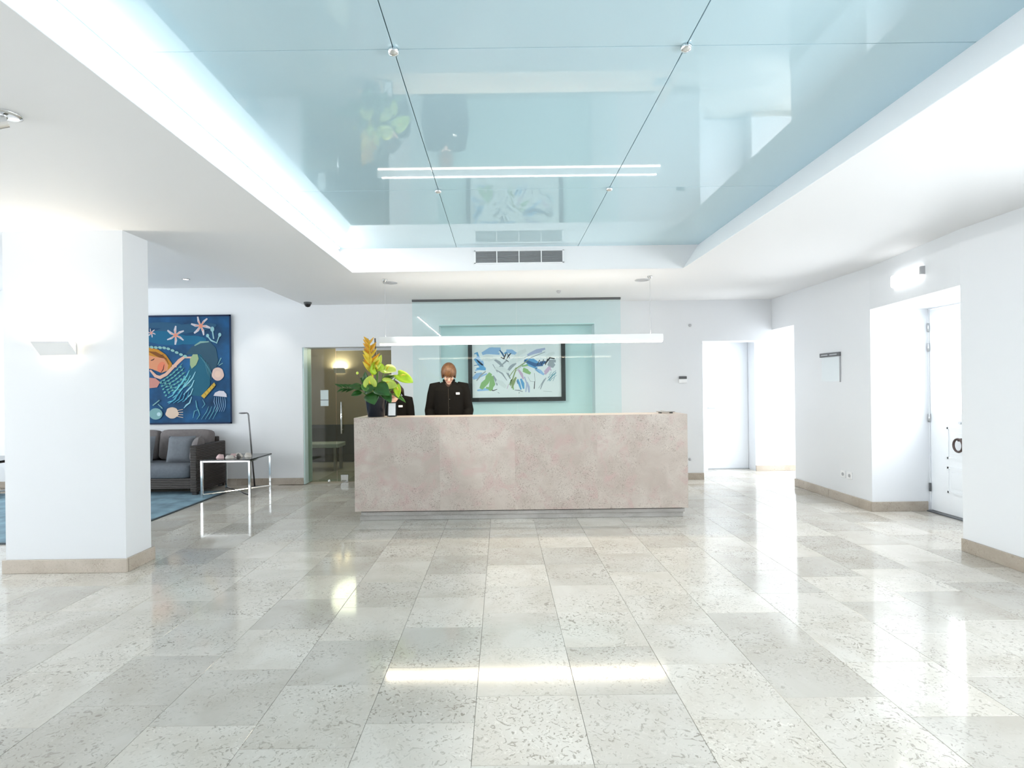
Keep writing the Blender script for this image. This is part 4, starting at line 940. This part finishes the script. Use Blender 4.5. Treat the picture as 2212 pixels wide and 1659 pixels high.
def person(label, loc, rz, k, skin, hair_col, pitch, yaw, female):
    root = empty('person', loc, rz); tag(root, label, 'person')
    S = Matrix.Scale(k, 4)
    NP = Vector((0, .0, 1.505)) if not female else Vector((0, 0, 1.49))     # neck pivot
    HM = Matrix.Translation(NP + Vector((0, -.030, .055))) @ Matrix.Rotation(yaw, 4, 'Z') @ Matrix.Rotation(pitch, 4, 'X')
    body = MB()
    # torso
    body.ring_loft([ell(0, .0, z, rx, ry) for z, rx, ry in ((.84, .165, .115), (.95, .168, .118), (1.06, .145, .10), (1.18, .150, .105), (1.30, .168, .112), (1.38, .172, .108), (1.44, .150, .085), (1.485, .085, .065), (1.52, .055, .056))])
    nk = [NP + Vector((0, .012, -.05)), NP + Vector((0, -.004, .02)), HM @ Vector((0, .02, .05))]
    body.tube(nk, [.060, .056, .055], 18)
    # head loft in head space: origin at the jaw hinge level, face towards -Y
    hr = []
    for z, rx, f_, b_ in ((-.062, .018, -.078, -.045), (-.055, .034, -.090, -.02), (-.04, .047, -.094, .03), (-.015, .058, -.094, .07), (.015, .066, -.094, .088), (.05, .071, -.094, .098), (.085, .074, -.096, .103), (.115, .073, -.092, .100), (.14, .066, -.080, .090), (.158, .048, -.055, .068), (.167, .022, -.02, .035)):
        hr.append([HM @ Vector(p) for p in ell(0, (f_ + b_) / 2, z, rx, (b_ - f_) / 2)])
    body.ring_loft(hr)
    def hball(c, r): body.ball(HM @ Vector(c), r, 12, 8, HM.to_3x3())
    body.tube([HM @ Vector(p) for p in ((0, -.092, .058), (0, -.108, .030), (0, -.117, .012), (0, -.100, .002))], [.007, .010, .013, .009], 10)
    hball((.0, -.094, .074), (.05, .008, .010)); hball((0, -.086, -.048), (.022, .016, .014))
    for sx in (-1, 1): hball((sx * .073, .012, .035), (.010, .019, .032)); hball((sx * .040, -.078, .012), (.018, .016, .016))
    # legs
    for sx in (-1, 1):
        body.tube([(sx * .085, 0, .92), (sx * .09, -.012, .70), (sx * .09, -.01, .50), (sx * .09, .012, .30), (sx * .09, .015, .09)], [.098, .082, .058, .054, .036], 14)
        body.tube([(sx * .09, .05, .035), (sx * .09, -.02, .045), (sx * .095, -.15, .028)], [.032, .036, .026], 10)
    # arms: upper arm hangs, forearm reaches down and forward to the worktop
    arms = {}
    for sx in (-1, 1):
        sh, el, wr = Vector((sx * .178, .0, 1.415)), Vector((sx * (.248 if not female else .232), -.015, 1.135)), Vector((sx * (.205 if not female else .17), -.205, .845 / k * 1.0 if not female else .93))
        arms[sx] = (sh, el, wr)
        body.tube([sh + Vector((-sx * .05, 0, .01)), sh, sh.lerp(el, .5), el, el.lerp(wr, .4), wr], [.055, .058, .048, .040, .036, .026], 14)
        d = (wr - el).normalized(); d2 = Vector((d.x * .5, d.y - .9, d.z * .35)).normalized()
        hand(body, wr, d2, (0, -.3, 1), -sx, .98)
    for i, v_ in enumerate(body.v): body.v[i] = tuple(S @ Vector(v_))
    bo = remesh(body, 'body', skin, root, .0058, 3)
    # eyes and lips
    for sx in (-1, 1):
        e = MB().ball(S @ HM @ Vector((sx * .031, -.0885, .052)), (.011 * k, .007 * k, .007 * k), 10, 6, HM.to_3x3()).build('eye', flat('eye_white', (.7, .68, .66), .3), root, smooth=True)
        MB().ball(S @ HM @ Vector((sx * .031, -.0945, .051)), (.005 * k, .003 * k, .005 * k), 8, 6, HM.to_3x3()).build('iris', flat('iris_brown', (.05, .03, .02), .2), e, smooth=True)
        MB().tube([S @ HM @ Vector(p) for p in ((sx * .014, -.100, .072), (sx * .032, -.101, .077), (sx * .05, -.090, .072))], .0045 * k, 6).build('eyebrow', hair_col, root, smooth=True)
    MB().tube([S @ HM @ Vector(p) for p in ((-.022, -.092, -.020), (-.008, -.0985, -.017), (.008, -.0985, -.017), (.022, -.092, -.020))], [.003, .0062, .0062, .003], 8).build('lips', flat('lips', (.50, .22, .19), .4), root, smooth=True)
    # hair: ridged shell over skull with fringe, open at the face
    def hairshell():
        n, mrow = 72, 26; outer = []; cz, cy = .062, .006
        low_back = -.075 if not female else -.10
        for i in range(mrow + 1):
            t = i / mrow; row = []
            for j in range(n):
                a = 2 * PI * j / n                       # a=0 : +X, a=-pi/2 : front
                fr_ = max(0, -math.sin(a)); side_ = abs(math.cos(a)); bk = max(0, math.sin(a))
                zend = cz - (.062 + .0 * side_) if bk == 0 else cz - .062
                front_end = .060 + .012 * math.sin(j * 1.7) + .010 * math.sin(j * 2.9) - .012 * math.cos(a)  # fringe bottom near the brows
                side_end = -.006 + .010 * math.sin(j * 2.3)
                back_end = low_back + .008 * math.sin(j * 2.1)
                if bk > 0: ze = side_end * (1 - bk ** .7) + back_end * bk ** .7
                else:
                    q_ = fr_ ** 3; ze = side_end * (1 - q_) + front_end * q_
                    if fr_ > .55: ze = front_end
                z = .182 + (ze - .182) * t
                tt = max(-1, min(1, (z - cz) / .120)); rad = math.sqrt(max(0, 1 - tt * tt)) if z > cz else 1.0 - .10 * ((cz - z) / .13)
                ridge = 1 + .020 * math.sin(j * 2.9 + 3 * t) + .012 * math.sin(j * 1.3 + 6 * t)
                rx, ry = .094 * rad * ridge, .117 * rad * ridge
                row.append(Vector((rx * math.cos(a), cy + ry * math.sin(a), z)))
            outer.append(row)
        mb = MB(); inner = [[Vector((p.x * .90, cy + (p.y - cy) * .90, p.z - (.008 if i < 4 else 0))) for p in r] for i, r in enumerate(outer)]
        rings = outer + inner[::-1]
        mb.ring_loft([[S @ HM @ p for p in r] for r in rings], cap=True)
        return mb
    hairshell().build('hair', hair_col, root, smooth=True)
    if female:
        mb = MB()
        for j in range(9):
            a = .15 * PI + .7 * PI * j / 8; x, y = .085 * math.cos(a), .10 * math.sin(a)
            mb.tube([S @ HM @ Vector((x * .9, y * .9, .08)), S @ HM @ Vector((x * 1.1, y * 1.05, -.03)), S @ HM @ Vector((x * .95, y * .95, -.12))], [.022, .026, .010], 8)
        mb.build('hair_ends', hair_col, root, smooth=True)
    # trousers, shoes
    tr = MB()
    tr.ring_loft([ell(0, 0, z, rx, ry) for z, rx, ry in ((.80, .172, .125), (.92, .180, .130), (1.05, .165, .118), (1.08, .160, .112))])
    for sx in (-1, 1): tr.tube([(sx * .085, 0, .93), (sx * .092, -.012, .70), (sx * .092, -.01, .50), (sx * .092, .010, .30), (sx * .092, .010, .06)], [.108, .095, .075, .072, .070], 16)
    for i, v_ in enumerate(tr.v): tr.v[i] = tuple(S @ Vector(v_))
    remesh(tr, 'trousers', M_TROU, root, .012, 2)
    for sx in (-1, 1):
        MB().ring_loft([[tuple(S @ Vector(p)) for p in ell(sx * .095, y, z, rx, ry, 16)] for z, y, rx, ry in ((.0, -.05, .046, .135), (.03, -.05, .048, .135), (.055, -.03, .044, .105), (.075, .02, .036, .05))]).build('shoe', M_BLACK, root, smooth=True)
    # jacket
    jk = MB()
    jk.ring_loft([ell(0, .0, z, rx, ry, 28, .88) for z, rx, ry in ((.86, .200, .145), (.98, .196, .140), (1.10, .186, .132), (1.22, .190, .134), (1.32, .198, .136), (1.39, .200, .130), (1.44, .172, .108), (1.475, .108, .086), (1.50, .078, .078))])
    for sx in (-1, 1):
        sh, el, wr = arms[sx]; wr2 = el.lerp(wr, .93)
        jk.tube([sh + Vector((-sx * .07, 0, .012)), sh + Vector((sx * .012, 0, .006)), sh.lerp(el, .3) + Vector((sx * .006, 0, 0)), sh.lerp(el, .7), el, el.lerp(wr, .45), wr2], [.070, .073, .070, .064, .060, .054, .047], 18)
    for i, v_ in enumerate(jk.v): jk.v[i] = tuple(S @ Vector(v_))
    vz, vk = (1.33, .62) if female else (1.42, .85)
    def cut(c):
        c = c / k
        return (c.y < -.02 and abs(c.x) < (c.z - vz) * vk) or (c.z > 1.49 and abs(c.x) < .09) or (c.z < .875 and abs(c.x) < .18 and c.y > -.12)
    jo = remesh(jk, 'jacket', M_JACK, root, .0075, 4, cut)
    so = jo.modifiers.new('thickness', 'SOLIDIFY'); so.thickness = .006; so.offset = -1
    # collar band, placket, buttons, name tag
    cr = []
    for j in range(25):
        a = -PI / 2 + .42 + (2 * PI - .84) * j / 24; c = Vector((.073 * math.cos(a), .004 + .076 * math.sin(a), 1.497 + .008 * math.sin(a)))
        o_ = Vector((math.cos(a), math.sin(a), 0)); cr.append([S @ (c + o_ * .006 - Vector((0, 0, .022))), S @ (c + o_ * .004 + Vector((0, 0, .026))), S @ (c + Vector((0, 0, .027))), S @ (c + o_ * .0 - Vector((0, 0, .022)))])
    MB().ring_loft(cr).build('collar', M_JACK, root, smooth=False)
    if not female:
        MB().ring_loft([[tuple(S @ Vector(p)) for p in ell(0, .002, z, rx, ry)] for z, rx, ry in ((1.40, .125, .105), (1.45, .100, .088), (1.49, .070, .072), (1.525, .063, .066))]).build('shirt', M_SHIRT, root, smooth=True)
    m = MB(); 
    for i in range(12):
        z0_ = .90 + i * .0425
        if z0_ + .042 > vz: break
        y_ = -.150 if z0_ < 1.0 else -.1445
        m.box(-.0025 * k, .0025 * k, (y_ + .006) * k, (y_ + .014) * k, z0_ * k, (z0_ + .042) * k)
    m.build('placket_seam', flat('seam_brown', (.03, .024, .016), .8), root)
    for i in range(4):
        z0_ = .96 + i * .105
        MB().ball(S @ Vector((.014, -.141, z0_)), (.007, .0035, .007), 10, 6).build('button', flat('button_black', (.02, .02, .02), .25), root, smooth=True)
    tg = MB().box(-.026, .026, -.004, 0, -.013, .013).build('name_tag', M_WHITEP, root, bevel=.002)
    tg.location = S @ Vector((.115, -.126, 1.345)); tg.rotation_euler = (-.08, 0, .55)
    return root
M_HAIR1 = flat('auburn_hair', (.105, .046, .015), .5, var=.4, vscale=55)
M_HAIR2 = flat('dark_brown_hair', (.035, .018, .010), .5, var=.4, vscale=30)
person('person with auburn hair in a black jacket standing behind the desk looking down', (-.655, 6.72, 0), 0.03, .995, M_SKIN, M_HAIR1, .60, .10, False)
person('person in black with dark hair half hidden behind the flowers', (-1.325, 6.72, 0), -.15, .885, M_SKIN2, M_HAIR2, .75, -.25, True)
